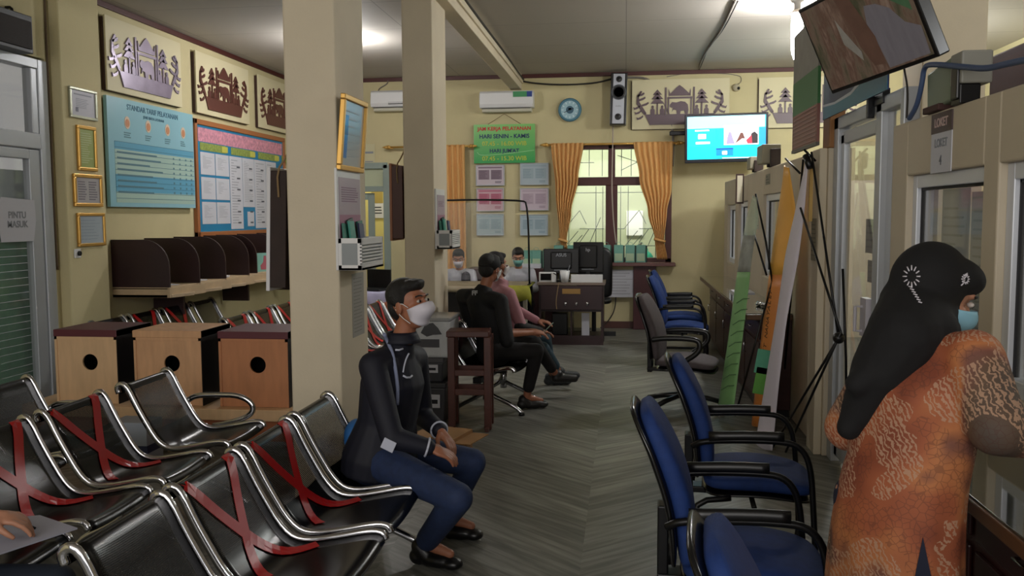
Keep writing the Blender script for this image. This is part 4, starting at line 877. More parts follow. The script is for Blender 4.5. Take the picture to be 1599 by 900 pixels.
# ================================================================ PERFORATED STEEL BENCHES
PROF = [(-.035, .685), (-.045, .712), (-.03, .733), (-.005, .735), (.02, .705), (.06, .62), (.11, .53), (.155, .455), (.20, .405), (.25, .385), (.32, .387), (.42, .407), (.50, .425), (.55, .432), (.58, .425), (.59, .40)]
def smooth_path(pts, it=2):
    p = [Vector((a, 0, b)) for a, b in pts]
    for _ in range(it):
        q = [p[0]]
        for a, b in zip(p, p[1:]): q += [a*.75+b*.25, a*.25+b*.75]
        q.append(p[-1]); p = q
    return p
PP = smooth_path(PROF, 1); AL = [0]
for a, b in zip(PP, PP[1:]): AL.append(AL[-1]+(b-a).length)
def at_arc(s):
    s = max(0, min(AL[-1]-1e-5, s))
    for i in range(len(AL)-1):
        if AL[i] <= s <= AL[i+1]:
            f = (s-AL[i])/(AL[i+1]-AL[i]); d = (PP[i+1]-PP[i]).normalized(); n = Vector((-d.z, 0, d.x)); n = -n if n.z < 0 and n.x < 0 else n
            n = Vector((-d.z, 0, d.x)); return PP[i].lerp(PP[i+1], f), (n if n.x+n.z > 0 else -n)
HW = .225
def seat_mb():
    rows = []; uvs = []
    for s in AL:
        p, n = at_arc(s); k = 8; rows.append([(p.x, -HW+2*HW*j/k, p.z-.012*(1-(2*j/k-1)**2)*(1 if s > .1 else 0)) for j in range(k+1)]); uvs.append([(-HW+2*HW*j/k, s) for j in range(k+1)])
    return MB().sheet(rows, uvs=uvs)
def frame_mb(y):
    return MB().tube([(p.x, y, p.z+.006) for p in PP], .012, 10, ry=.017)
def tape_mb():
    b = MB()
    for (u0, s0, u1, s1, w) in ((-.2, .06, .2, .60, .026), (.18, .05, -.10, .52, .026)):
        rows = []
        K = 18; du = u1-u0; ds = s1-s0; L = math.hypot(du, ds); nu, ns = -ds/L*w, du/L*w
        for i in range(K+1):
            f = i/K; row = []
            for sg in (-1, 0, 1):
                u = u0+du*f+sg*nu; s_ = s0+ds*f+sg*ns; p, n = at_arc(s_); row.append((p.x+n.x*.006, max(-HW, min(HW, u)), p.z+n.z*.006-.012*(1-(u/HW)**2)*(1 if s_ > .1 else 0)))
            rows.append(row)
        b.sheet(rows)
    return b
seatproto = {}
def make_seat(parent, y, tape, endlabel=None):
    if 'seat' not in seatproto:
        s = seat_mb().build('seat', perf, None, smooth=True, solid=.003); seatproto['seat'] = s.data; seatproto['mods'] = s
        tp = tape_mb().build('tape_cross', redtape, None, solid=.0015); seatproto['tape'] = tp
        for nm in (-1, 1): seatproto[nm] = frame_mb(nm*(HW+.012)).build('side_frame', chrome, None, smooth=True)
        seatproto['all'] = [s, tp, seatproto[-1], seatproto[1]]
    s = seatproto['mods'].copy(); COL.objects.link(s); s.parent = parent; s.location = (0, y, 0)
    for k in (-1, 1):
        f = seatproto[k].copy(); COL.objects.link(f); f.parent = parent; f.location = (0, y, 0)
    if tape:
        q = seatproto['tape'].copy(); COL.objects.link(q); q.parent = s; q['label'] = 'red tape cross marking the seat as closed'
    return s
def armrest(parent, y):
    MB().tube([(.10, y, .55), (.16, y, .585), (.30, y, .59), (.42, y, .59), (.50, y, .555), (.52, y, .50), (.47, y, .455), (.36, y, .42), (.26, y, .40)], .013, 10, 2, ry=.017).build('armrest', chrome, parent, smooth=True)
def bench(label, x, ys, tapes, rz=0, arms=(False, False), origin=None, group='black steel waiting benches'):
    o = origin or (x, ys[0], 0); y0 = ys[0]
    t = thing('waiting_bench', label, 'bench', o, rz, group)
    ys = [y-y0 for y in ys]
    for y, tp in zip(ys, tapes): make_seat(t, y, tp)
    a, b = ys[0]-.24, ys[-1]+.24
    MB().box(.24, .31, a, b, .30, .35).build('beam', black, t, bevel=.006)
    lg = [ys[0]+.02, ys[-1]-.02] if len(ys) > 1 else [0]
    for y in ys:
        MB().box(.15, .46, y-.02, y+.02, .35, .375).build('seat_bracket', black, t, bevel=.004)
    for y in lg:
        MB().tube([(.0, y, .02), (.04, y, .06), (.16, y, .12), (.26, y, .18), (.275, y, .30)], .02, 10, 2).tube([(.275, y, .18), (.32, y, .16), (.44, y, .11), (.54, y, .06), (.58, y, .02)], .018, 10, 2).cyl((.275, y, .12), (.275, y, .31), .03).build('leg', chrome, t, smooth=True)
        for xx in (.0, .58): MB().cyl((xx, y, 0), (xx, y, .03), .026, .02).build('foot_pad', black, t, smooth=True)
    if arms[0]: armrest(t, ys[0]-HW-.03)
    if arms[1]: armrest(t, ys[-1]+HW+.03)
    return t
bench('black steel bench nearest the camera on which the man in the navy jacket sits', -1.50, [2.44, 2.99, 3.54, 4.10], [0, 1, 1, 0])
bench('black steel bench behind the nearest one, two seats crossed with red tape', -2.71, [2.25, 2.84, 3.43, 4.02], [0, 0, 1, 1])
bench('single untaped mesh seat with a chrome armrest in front of the wooden boxes', -2.71, [4.70], [0], arms=(False, True))
bench('black steel bench at the left picture edge below the green slatted door', -3.40, [3.30, 3.85, 4.40], [0, 0, 0], arms=(False, True))
bench('black steel bench against the left wall below the carrel counter', -4.62, [7.40, 7.98, 8.58, 9.18], [0, 1, 1, 0])
bench('black steel bench with red tape partly hidden by the front column, behind the boxes', -3.56, [7.72, 8.30, 8.88, 9.46], [1, 1, 1, 1], arms=(True, False))
bench('black steel bench with red tape seen between the two columns', -2.62, [7.9, 8.46, 9.02], [1, 1, 1])
bench('black steel bench on which the man in the black shirt sits', 0, [0, .57], [0, 0], R(-8), origin=(-1.42, 7.22, 0), arms=(False, False))
for o in seatproto['all']: bpy.data.objects.remove(o)

# ================================================================ WOODEN BALLOT BOXES ON A BENCH
t = thing('wooden_bench', 'long low pale wooden bench carrying the three wooden boxes', 'bench', (-3.25, 5.95, 0))
MB().box(-1.0, 1.15, -.25, .35, .25, .33).build('top_plank', ply2, t, bevel=.006); MB().box(-.98, 1.13, -.20, -.17, .10, .25).build('front_apron', mat('apron_wood', 'a5613c', .6, var=.1), t)
for x in (-.95, .05, 1.05):
    for y in (-.18, .28): MB().box(x, x+.06, y, y+.05, 0, .25).build('leg', ply2, t, bevel=.003)
def ballot(label, x0, x1, top, lid, face):
    w = x1-x0; y0 = 5.78; h = top-.332; t = thing('wooden_box', label, 'box', ((x0+x1)/2, y0, .332), group='wooden boxes with round holes'); hd = .05
    n = 28; a, b = -w/2, w/2; cx, cz, r = .06*w, h*.56, .058
    fr = MB(); outer = []; inner = []
    zl = h-hd
    for k in range(n):
        an = 2*PI*k/n; c, s = math.cos(an), math.sin(an); inner.append((cx+r*c, cz+r*s))
        sc = 1e9
        if c > 1e-6: sc = min(sc, (b-cx)/c)
        if c < -1e-6: sc = min(sc, (a-cx)/c)
        if s > 1e-6: sc = min(sc, (zl-cz)/s)
        if s < -1e-6: sc = min(sc, (0-cz)/s)
        outer.append((cx+sc*c, cz+sc*s))
    for q in ((a, 0), (b, 0), (b, zl), (a, zl)):
        k = min(range(n), key=lambda i: (outer[i][0]-q[0])**2+(outer[i][1]-q[1])**2); outer[k] = q
    vs = [(x, 0.006, z) for x, z in outer]+[(x, 0.006, z) for x, z in inner]+[(x, .02, z) for x, z in inner]
    fs = [(k, (k+1) % n, n+(k+1) % n, n+k) for k in range(n)]+[(n+k, n+(k+1) % n, 2*n+(k+1) % n, 2*n+k) for k in range(n)]
    fr.add(vs, fs); fr.box(a, a+.018, 0, .02, 0, zl).box(b-.018, b, 0, .02, 0, zl).box(a, b, 0, .02, zl-.02, zl).build('front_panel', face, t)
    MB().box(a, a+.015, .02, .46, 0, zl).box(b-.012, b, .02, .46, 0, zl).box(a, b, .44, .46, 0, zl).box(a, b, .02, .46, 0, .015).box(b, b+.004, .004, .46, 0, h).build('carcass', mat('box_dark', '120c0e', .5), t)
    MB().box(a-.004, b+.004, -.004, .465, zl, h).build('lid', lid, t, bevel=.004)
lidg = mat('lid_gray_top', '54423f', .45)
def two_tone(b_): return b_
ballot('wooden box with a round hole and maroon lid, leftmost of three', -4.03, -3.56, .86, maroon, ply2)
ballot('wooden box with a round hole and plain wood lid edge, middle of three', -3.43, -2.93, .86, ply, ply)
ballot('wooden box with a round hole and maroon lid beside the front column', -2.80, -2.30, .86, maroon, mat('plywood_red', 'bd8058', .6, var=.1, scale=4, stretch=(5, 5, 1)))
t = thing('carton', 'small white and blue carton on the floor under the wooden bench', 'carton', (-3.18, 5.35, 0)); MB().box(-.13, .13, -.1, .1, 0, .33).build('body', mat('carton_white', '9fa8b8', .6), t, bevel=.004); MB().box(-.132, .132, -.102, .102, .13, .18).build('stripe', mat('carton_blue', '2a3458', .6), t)
t = thing('carton', 'brown cardboard box on the floor beyond the man in navy', 'carton', (-1.22, 5.75, 0), R(-15)); MB().box(-.16, .16, -.15, .15, 0, .20).build('body', mat('cardboard', '9c7448', .8, var=.1), t, bevel=.004); MB().box(-.16, .0, -.30, -.15, .195, .20).box(.16, .28, -.15, .15, .17, .175).build('flap', mat('cardboard', '9c7448', .8), t)

# ================================================================ BOXES BY THE FAR COLUMN
def tub(name, label, x0, x1, y0, y1, z0, z1, m, lidm, lb=None):
    t = thing(name, label, 'storage box', ((x0+x1)/2, (y0+y1)/2, z0)); w, d, h = (x1-x0)/2, (y1-y0)/2, z1-z0
    MB().loft([[(sx*w*k, sy*d*k, z) for sx, sy in ((-1, -1), (1, -1), (1, 1), (-1, 1))] for k, z in ((.88, 0), (.97, h-.04))]).build('body', m, t, bevel=.012)
    MB().box(-w, w, -d, d, h-.045, h).build('lid', lidm, t, bevel=.01)
    if lb: s = MB().box(.05*w, .75*w, -d*.99-.004, -d*.97, h*.4, h*.72, 0); lines(s, .1*w, .7*w, 0, 0, 0, 0, 1) if 0 else None; s.box(.12*w, .66*w, -d*.99-.006, -d*.99-.003, h*.5, h*.6, 1); s.build('label', [white2, inkm], t)
    return t
gtub = mat('gray_tub', '3c3c40', .5)
tub('storage_box', 'dark grey plastic box at the bottom of the stack by the far column', -1.80, -1.40, 6.78, 7.24, 0, .33, gtub, mat('tub_lid', '2c2c30', .4), True)
tub('storage_box', 'dark grey plastic box with white label, middle of the stack', -1.80, -1.42, 6.80, 7.24, .33, .53, gtub, mat('tub_lid2', '4a4a4e', .4), True)
t = thing('storage_box', 'translucent white box printed with faces, topmost of the stack', 'storage box', (-1.58, 7.0, .53)); c_ = mat('clear_tub', 'c4c8cc', .3, var=.1)
MB().box(-.21, .21, -.21, .21, 0, .30).build('body', c_, t, bevel=.02)
s = MB(); s.cur = 0
def onf(pts): s.prism(pts, 0, .003)
s.M = Matrix(((1, 0, 0, 0), (0, 0, -1, -.212), (0, 1, 0, 0), (0, 0, 0, 1)))
onf([(-.02, .2), (.02, .27), (.08, .28), (.12, .24), (.15, .19), (.08, .185), (.03, .17)]); onf([(-.17, .2), (-.1, .26), (-.06, .2), (-.1, .17)]); onf([(-.12, .085), (.13, .085), (.13, .15), (-.12, .15)])
s.build('print', mat('print_gray', '4a4b50', .6), t)
MB().box(-.22, .22, -.22, .22, .29, .32).build('lid', mat('clear_lid', '9a9c9e', .3), t, bevel=.01)

# ================================================================ WOODEN FRAME STAND
wd = mat('red_brown_wood', '4e261c', .4, var=.2, scale=4, stretch=(4, 4, 1)); t = thing('wooden_stand', 'narrow red brown wooden stand beside the plastic boxes', 'stand', (-1.19, 6.75, 0), R(4))
MB().box(-.18, .15, -.12, .12, .72, .765).build('top_rail', wd, t, bevel=.006)
for x in (-.17, .11):
    for y in (-.13, .08): MB().box(x, x+.055, y, y+.055, 0, .72).build('leg', wd, t, bevel=.004)
for z in (.42, .27): MB().box(-.17, .16, -.12, -.09, z, z+.045).box(-.17, .16, .09, .12, z, z+.045).build('stretcher', wd, t, bevel=.003)
MB().box(.12, .15, -.2, .2, 0, .03).box(-.165, -.13, -.2, .2, 0, .03).build('foot_rail', wd, t)

# ================================================================ OFFICE CHAIRS
blue = mat('blue_fabric', '0f2f6a', .8, var=.12, scale=30, bump=.1, bscale=300); bluef = mat('blue_fabric_far', '155a94', .8, var=.1, scale=30)
greyf = mat('grey_fabric', '4e4648', .85, var=.1, scale=30)
shell = mat('glossy_black_shell', '0b0b0d', .22)
def pad(path, hw, th, m, name, parent, n=20, e=.55):
    # path: list of (x,z), hw: function of 0..1, superelliptic section
    P = [Vector((a, 0, b)) for a, b in path]; rings = []; N = len(P)
    for i, p in enumerate(P):
        a = P[max(0, i-1)]; b = P[min(N-1, i+1)]; d = (b-a).normalized(); nr = Vector((-d.z, 0, d.x)); f = i/(N-1); w = hw(f); tt = th*(.25+.75*math.sin(PI*min(1, max(0, f*.96+.02)))**.35)
        rings.append([p+Vector((0, 1, 0))*w*math.copysign(abs(math.cos(q))**e, math.cos(q))+nr*tt/2*math.copysign(abs(math.sin(q))**e, math.sin(q)) for q in [2*PI*k/n for k in range(n)]])
    return MB().loft(rings).build(name, m, parent, smooth=True, sub=1)
def office_chair(label, loc, rz, fabric, swivel=False, name='office_chair', group='blue office chairs'):
    t = thing(name, label, 'chair', loc, rz, group); k = 14
    bp = []
    for i in range(k+1):
        f = i/k; z = .45+.54*f; x = -.20-.12*f+.035*math.sin(PI*f*1.1)-.02*f*f; bp.append((x, z))
    hw = lambda f: .235*min(1, math.sqrt(max(.02, 1-((f-.45)/.62)**4)))*(1-.10*f)
    pad(bp, hw, .085, fabric, 'backrest', t)
    pad([(x-.045, z-.005+(.01 if z > .8 else 0)) for x, z in bp], lambda f: hw(f)*1.02, .035, shell, 'back_shell', t)
    sp_ = [(-.22+.50*i/k, .435+.015*math.sin(PI*i/k)-.02*(i/k)**3) for i in range(k+1)]
    pad(sp_, lambda f: .245*(max(.05, 1-((f-.5)/.54)**6))**.5, .085, fabric, 'seat', t)
    pad([(x, z-.05) for x, z in sp_], lambda f: .24*(max(.05, 1-((f-.5)/.54)**6))**.5, .03, shell, 'seat_shell', t)
    MB().box(-.30, -.26, -.04, .04, .33, .62).box(-.30, .05, -.05, .05, .345, .375).build('back_support', blackm, t, bevel=.006)
    for s_ in (-1, 1):
        y = s_*.275
        if swivel:
            MB().tube([(-.22, y, .64), (-.1, y, .66), (.12, y, .66), (.17, y, .63), (.16, y, .55), (.02, y*.98, .46), (0, y*.8, .38)], .018, 10, 2, ry=.022).build('armrest', black, t, smooth=True)
        else:
            MB().tube([(-.27, y*.9, .62), (-.22, y, .655), (.10, y, .665), (.19, y, .645), (.235, y, .56), (.25, y, .35), (.27, y, .03), (.22, y, .015), (-.25, y, .015)], .0135, 10, 2).tube([(-.27, y, .015), (-.26, y, .3), (-.24, y, .38), (-.1, y*.9, .39)], .0135, 10, 1).build('frame', blackm, t, smooth=True)
            MB().tube([(-.2, y, .672), (.0, y, .682), (.12, y, .68)], .017, 10, 1, ry=.024).build('armrest', black, t, smooth=True)
    if swivel:
        MB().cyl((0, 0, .12), (0, 0, .40), .028).cyl((0, 0, .12), (0, 0, .25), .04).build('gas_lift', blackm, t, smooth=True)
        for i in range(5):
            a = 2*PI*i/5+.3; c, s_ = math.cos(a), math.sin(a)
            l = MB().tube([(.03*c, .03*s_, .15), (.2*c, .2*s_, .12), (.33*c, .33*s_, .085)], .022, 8).build('leg', black, t, smooth=True)
            MB().cyl((.33*c-.022*s_, .33*s_+.022*c, .03), (.33*c+.022*s_, .33*s_-.022*c, .03), .03).cyl((.33*c, .33*s_, .05), (.33*c, .33*s_, .09), .01).build('caster', black, l, smooth=True)
    else:
        MB().tube([(.0, -.27, .36), (.0, .27, .36)], .012).build('crossbar', blackm, t, smooth=True); MB().tube([(-.25, -.275, .015), (-.25, .275, .015)], .0135).build('floor_bar', blackm, t, smooth=True)
    return t
ch = office_chair('blue fabric office chair at the aisle, second from the camera', (.42, 3.13, 0), R(-2), blue)
def again(lb, loc, rz): c = dup(ch, loc, rz, lb); return c
again('blue fabric office chair behind it, in front of the white banner', (.585, 4.18, 0), R(-3))
again('blue fabric office chair cut off by the bottom picture edge, nearest the camera', (.53, 1.83, 0), R(-5))
again('blue office chair deep in the row, just behind the grey swivel chair', (.63, 9.75, 0), R(-6))
again('blue office chair furthest away, beside the far end of the long counter', (.68, 10.7, 0), R(-4))
office_chair('grey fabric swivel chair on castors in the aisle', (.49, 7.42, 0), R(-12), greyf, True, 'swivel_chair', None)

# ================================================================ RECEPTION DESKS AT THE BACK
dw = mat('desk_wood', '2f191c', .4, var=.15, scale=3); dwt = mat('desk_top', '7a6a5e', .35)
t = thing('computer_desk', 'dark brown computer desk with a small drawer label, below the window', 'desk', (-.67, 11.18, 0))
MB().box(-.44, .42, 0, .58, .765, .80).build('desk_top', dwt, t, bevel=.005)
MB().box(-.42, -.39, .02, .56, 0, .765).box(.37, .40, .02, .56, 0, .765).box(-.02, .0, .05, .5, .06, .44).build('side_panel', dw, t, bevel=.003)
dwr = MB().box(-.40, .39, .0, .03, .45, .76).build('drawer', dw, t, bevel=.006)
MB().box(-.12, .11, -.006, 0, .655, .72).build('label_strip', mat('tan_label', '9c7840', .5), dwr, bevel=.002)
for x in (-.08, .06, .2): MB().blob((x, -.012, .53), (.018, .014, .022)).build('knob', chrome, dwr, smooth=True)
MB().box(-.39, .37, .04, .56, .06, .10).box(-.39, .37, .08, .56, .42, .45).build('shelf', dw, t); MB().box(-.39, .37, .02, .04, 0, .12).build('plinth', dw, t)
props(MB().box(-.94, -.74, 11.4, 11.7, .101, .38).build('computer_tower', black, bevel=.008), 'black computer case on the lower shelf of the dark desk', 'computer')
props(MB().box(-.55, -.45, 11.3, 11.32, .11, .40).build('white_board_strip', white2, bevel=.002), 'thin white strip standing in the lower shelf of the dark desk', 'strip')
def monitor(label, x, y, z, w, h, rz, logo):
    t = thing('computer_monitor', label, 'monitor', (x, y, z), rz); MB().box(-w/2, w/2, 0, .035, .10, .10+h).build('housing', black, t, bevel=.01); MB().box(-w*.3, w*.3, -.03, 0, .16, .06+h).build('rear_bulge', black, t, bevel=.02)
    MB().box(-.025, .025, -.02, .02, .0, .2).build('stand', black, t); MB().lathe([(.001, 0), (.12, 0), (.12, .012), (.03, .02), (.001, .02)]).build('foot', black, t, smooth=True)
    text(logo, .06, (0, -.031, .10+h*.75), mat('logo_gray', '8d8f96', .4), t, name='logo', rot=(PI/2, 0, 0), bold=.001)
    MB().box(-w*.2, w*.2, -.034, -.03, .14, .15).build('port_strip', grayp, t); return t
monitor('black monitor seen from behind on the dark desk, with pale maker mark', -.82, 11.42, .80, .46, .32, R(4), 'ASUS')
monitor('taller black monitor back beside the first one under the window', -.48, 11.62, .80, .40, .40, R(-6), 'hp')
t = thing('high_back_chair', 'black high backed chair top rising behind the monitors', 'chair', (-.42, 12.32, 0)); pad([(0, .5+.06*i) for i in range(13)], lambda f: .25*(max(.05, 1-((f-.45)/.6)**6))**.5, .1, black, 'backrest', t); pad([(-.05+.04*i, .48) for i in range(12)], lambda f: .24*(max(.05, 1-((f-.5)/.54)**6))**.5, .09, black, 'seat', t); MB().cyl((.2, 0, .03), (.2, 0, .45), .03).box(-.1, .5, -.03, .03, 0, .06).box(.17, .23, -.3, .3, 0, .06).build('base', black, t)
for o in t.children: pass
t.rotation_euler = (0, 0, -PI/2); 
t = thing('desk_clock', 'small white framed digital display on the desk edge', 'display', (-.99, 11.22, .80)); MB().box(-.10, .10, 0, .04, .0, .13).build('case', white, t, bevel=.008); MB().box(-.08, .075, -.003, 0, .025, .11).build('screen', screenblack, t)
t = thing('pen_cup', 'white plastic cup with pens on the dark desk', 'cup', (-.76, 11.22, .80)); MB().lathe([(.001, 0), (.045, 0), (.065, .15), (.060, .15), (.04, .01), (.001, .01)]).build('cup', white, t, smooth=True); MB().tube([(0, 0, .02), (.04, .01, .2)], .005).build('pen', inkm, t); MB().tube([(0, .01, .02), (.065, 0, .22)], .005).build('pen', grayp, t)
t = thing('power_adapter', 'white adapter with a loose black cable beside the cup', 'adapter', (-.90, 11.2, .80)); MB().box(-.03, .03, -.03, .03, 0, .13).build('body', white, t, bevel=.01); MB().tube([(.0, -.03, .12), (.04, -.05, .1), (.05, -.05, .0)], .006, smooth=1).build('cord', black, t)
t = thing('name_plate', 'long white name plate on the right of the dark desk', 'name plate', (-.48, 11.22, .80)); MB().prism([(-.2, -.03), (.2, -.03), (.2, .03), (-.2, .03)], 0, .10).build('plate', white, t, bevel=.003)
cable('desk_cable', 'brown cable hanging down the front of the dark desk', [(-.83, 11.17, .80), (-.85, 11.16, .70), (-.87, 11.165, .55), (-.86, 11.17, .46)], .006, mat('tan_cord', '8c7454', .6))
cable('floor_cable', 'black cable drooping from the wall to the floor right of the dark desk', [ony(962, 462, YB-.05), ony(960, 485, YB-.1), ony(950, 502, YB-.3), ony(938, 512, 12.2)], .008, cb2)
# cabinet and paper below window
props(MB().box(.12, .44, YB-.14, YB-.004, 0, .92).build('wall_post_cabinet', mat('dark_red_wood', '4a2024', .5, var=.1), bevel=.006), 'narrow dark red panel standing under the right end of the window', 'cabinet')
q0 = ony(943, 424, YB-.1); q1 = ony(992, 462, YB-.1); t = thing('white_paper_sheet', 'white printed sheet hanging below the window sill', 'notice', M=MBk(((q0.x+q1.x)/2, YB-.10, (q0.z+q1.z)/2))); s = MB().box(-.25, .25, -.20, .20, 0, .004, 0); lines(s, -.2, .2, .17, -.17, 8, .004, 1, .2, .3); s.build('sheet', [white2, mat('pale_gray_ink', '9a9ba3', .7)], t)
props(MB().box(-2.25, -.98, YB-.50, YB-.02, 0, .90).build('low_cabinet', brown2, bevel=.01), 'low dark cabinet behind the two staff, under the notices', 'cabinet')
props(MB().box(-1.55, -1.2, 12.5, 12.8, .90, .96).build('paper_stack', white2, bevel=.003), 'stack of white papers on the low cabinet behind the staff', 'papers')
# gift bags
bagm = mat('teal_bag', '6fa596', .5, var=.1, scale=5); bagp = mat('bag_print', 'a9c0a0', .5)
def bag(lb, x, y, z, rz):
    t = thing('gift_bag', lb, 'bag', (x, y, z), rz, 'teal paper bags in a row')
    MB().loft([[(sx*.065, sy*.045, 0) for sx, sy in ((-1, -1), (1, -1), (1, 1), (-1, 1))], [(sx*.065, sy*.04, .25) for sx, sy in ((-1, -1), (1, -1), (1, 1), (-1, 1))]]).build('body', bagm, t, bevel=.003)
    MB().box(-.055, .055, -.05, -.045, .02, .13).build('print', bagp, t); MB().box(.067, .085, -.03, .03, 0, .24).build('gusset', mat('bag_gap_shade', '27413a', .6), t)  # gusset coloured dark to give the shaded gap between bags
    MB().tube([(-.035, -.042, .24), (-.03, -.045, .29), (.03, -.045, .29), (.035, -.042, .24)], .003, 6, 1).build('handle', bagm, t); return t
names = ['leftmost, behind the masked man', 'second from the left', 'third from the left', 'fourth, partly behind the curtain', 'fifth, beside the left curtain hem', 'behind the tall monitor']
for i, px in enumerate((824, 838, 855, 872, 893)): p = ony(px, 400, 12.72); bag('teal paper bag on the left part of the row, '+names[i], p.x, 12.72, .90 if p.x < -1.05 else .972, R(3*i-5))
for i, (px, nm) in enumerate(((946, 'nearest the monitors'), (966, 'with a pale print, second of the right four'), (984, 'third of the right four'), (1001, 'rightmost, by the curtain hem'))): p = ony(px, 400, YB-.13); bag('teal paper bag on the window sill, '+nm, p.x, YB-.13, .972, R(2-3*i))

# reception table with cloth
cl = mat('yellow_green_cloth', '8c8a28', .7, var=.3, scale=3, bump=.1, bscale=20); clt = mat('cloth_beige', '8d8068', .6, var=.1, scale=4)
t = thing('reception_table', 'reception table where two staff in white sit', 'table', (-1.75, 10.9, 0)); MB().box(-.68, .55, -.02, .72, .74, .77).build('table_top', dw, t)
for x in (-.64, .49):
    for y in (.02, .66): MB().box(x, x+.05, y-.02, y+.03, 0, .74).build('leg', mat('leg_white', 'a9a594', .4) if (x > 0 and y < .1) else blackm, t)
MB().box(-.6, .5, .1, .12, .1, .74).build('modesty_panel', mat('panel_dark', '1e1a18', .6), t)
rows = []
for i in range(15):
    u = -.72+1.28*i/14; dr_ = .28+.02*math.sin(i*1.7)-(.20 if False else 0)
    dr_ = .30-.16*max(0, (u-.1)/.5) if u > .1 else .07
    rows.append([(u, .74, .776), (u, .3, .778), (u, .0, .778), (u, -.045, .77), (u, -.06-.012*math.sin(i*1.9), .77-dr_*.5), (u, -.065-.02*math.sin(i*1.9), .77-dr_)])
u = .57; rows.append([(u, .74, .76), (u, .3, .76), (u, .0, .76), (u+.01, -.04, .755), (u+.03, -.05, .66), (u+.03, -.04, .52)])
t2 = thing('table_cloth', 'beige and yellow green cloth draped over the reception table', 'tablecloth', (-1.75, 10.9, 0)); MB().sheet(rows[:9]).build('cloth', clt, t2, smooth=True, solid=.004); MB().sheet(rows[8:]).build('corner_cloth', cl, t2, smooth=True, solid=.004); MB().box(-.66, .54, .02, .70, .781, .784).build('clear_cover', clt, t2)
t = thing('sneeze_guard', 'clear acrylic screen in a thin black tube frame on the reception table', 'screen', (0, 11.05, .785)); a = ony(700, 312, 11.05); b_ = ony(822, 314, 11.05)
xa, xb, zt_ = a.x-.25, b_.x+.02, a.z-.785
MB().tube([(xa, 0, 0), (xa, 0, zt_-.08), (xa+.03, 0, zt_), (xb-.08, 0, zt_-.01), (xb, 0, zt_-.06), (xb+.015, 0, 0)], .012, 8, 2).build('frame', blackm, t, smooth=True)
rows = [[(xa+.04+(xb-xa-.2)*k/14, .02*math.sin(k*.8)+.03*math.sin(k*2.1)*i/8, zt_-.04-(zt_-.1)*i/8) for k in range(15)] for i in range(9)]
MB().sheet(rows).build('clear_sheet', mat('vinyl_clear', 'f4f4f4', .06, alpha=.10, coat=.5), t, smooth=True)
MB().box(xa, xa+.03, -.12, .12, 0, .01).box(xb, xb+.03, -.12, .12, 0, .01).build('foot', blackm, t)
# side table behind column 1
t = thing('side_table', 'table under a pale lilac cloth seen between the columns', 'table', (-3.15, 9.9, 0)); MB().box(-.4, .5, 0, .6, .74, .77).build('table_top', dw, t)
for x in (-.36, .42):
    for y in (.04, .52): MB().box(x, x+.04, y, y+.04, 0, .74).build('leg', blackm, t)
rows = [[(-.42+.95*k/12, .62, .776), (-.42+.95*k/12, .0, .776), (-.42+.95*k/12, -.03, .76), (-.42+.95*k/12, -.04-.015*math.sin(k*2), .62-.10*(k % 3 == 0)), (-.42+.95*k/12, -.045-.02*math.sin(k*2), .50-.05*math.sin(k))] for k in range(13)]
props(MB().sheet(rows).build('lilac_cloth', mat('lilac_cloth', 'a8a4c0', .7, var=.1), smooth=True, solid=.004), 'pale lilac cloth hanging over the table between the columns', 'tablecloth').location = (-3.15, 9.9, 0)
t = thing('laptop', 'open black laptop on the lilac cloth', 'laptop', (-2.95, 10.1, .782), R(-20)); MB().box(-.17, .17, -.12, .12, 0, .022).build('base', black, t, bevel=.004); MB().box(-.17, .17, .12, .14, .02, .24).build('lid', black, t, bevel=.004)
props(MB().box(-3.42, -3.2, 10.0, 10.3, .782, .84).build('printer_tray', mat('dark_gray_plastic', '2a2a2e', .4), bevel=.012), 'flat dark device on the lilac cloth left of the laptop', 'device')
props(MB().limb((-2.72, 9.75, .3), (-2.66, 9.8, .55), .16, .14).build('orange_bag', mat('rust_cloth', '8c4a2c', .8), smooth=True, remesh=.02), 'rust coloured bag hanging beside the lilac covered table', 'bag')
# hanging boards on columns' left faces
def side_board(lb, X0, y0, y1, z0, z1, edge, face, tilt=0):
    t = thing('hanging_board', lb, 'board', (X0, (y0+y1)/2, (z0+z1)/2)); t.rotation_euler = (0, R(tilt), 0); h = (z1-z0)/2; d = (y1-y0)/2
    MB().box(-.115, -.02, -d, d, -h, h).build('board', face, t, bevel=.004); MB().box(-.135, -.113, -d-.006, d, -h-.02, h+.02).build('front_trim', edge, t, bevel=.003)
    MB().tube([(-.06, -d-.01, h-.15), (-.07, -d-.012, h), (-.02, -d, h+.08), (.012, -d, h+.16)], .006, 6, 1).build('hanging_cord', mat('cord_tan', '8a7250', .8), t); return t
side_board('dark brown board with a white front edge hanging on the front column', -1.905, 4.86, 5.28, 1.24, 1.91, mat('white_edge', 'd8d8dc', .4), mat('board_brown_dark', '2c1c16', .7, var=.2), 2)
side_board('dark board with a reddish edge hanging on the far column', -1.865, 7.4, 7.8, 1.46, 2.08, mat('rust_edge', '9a6444', .5), mat('board_rust_dark', '4a2418', .5), 0)
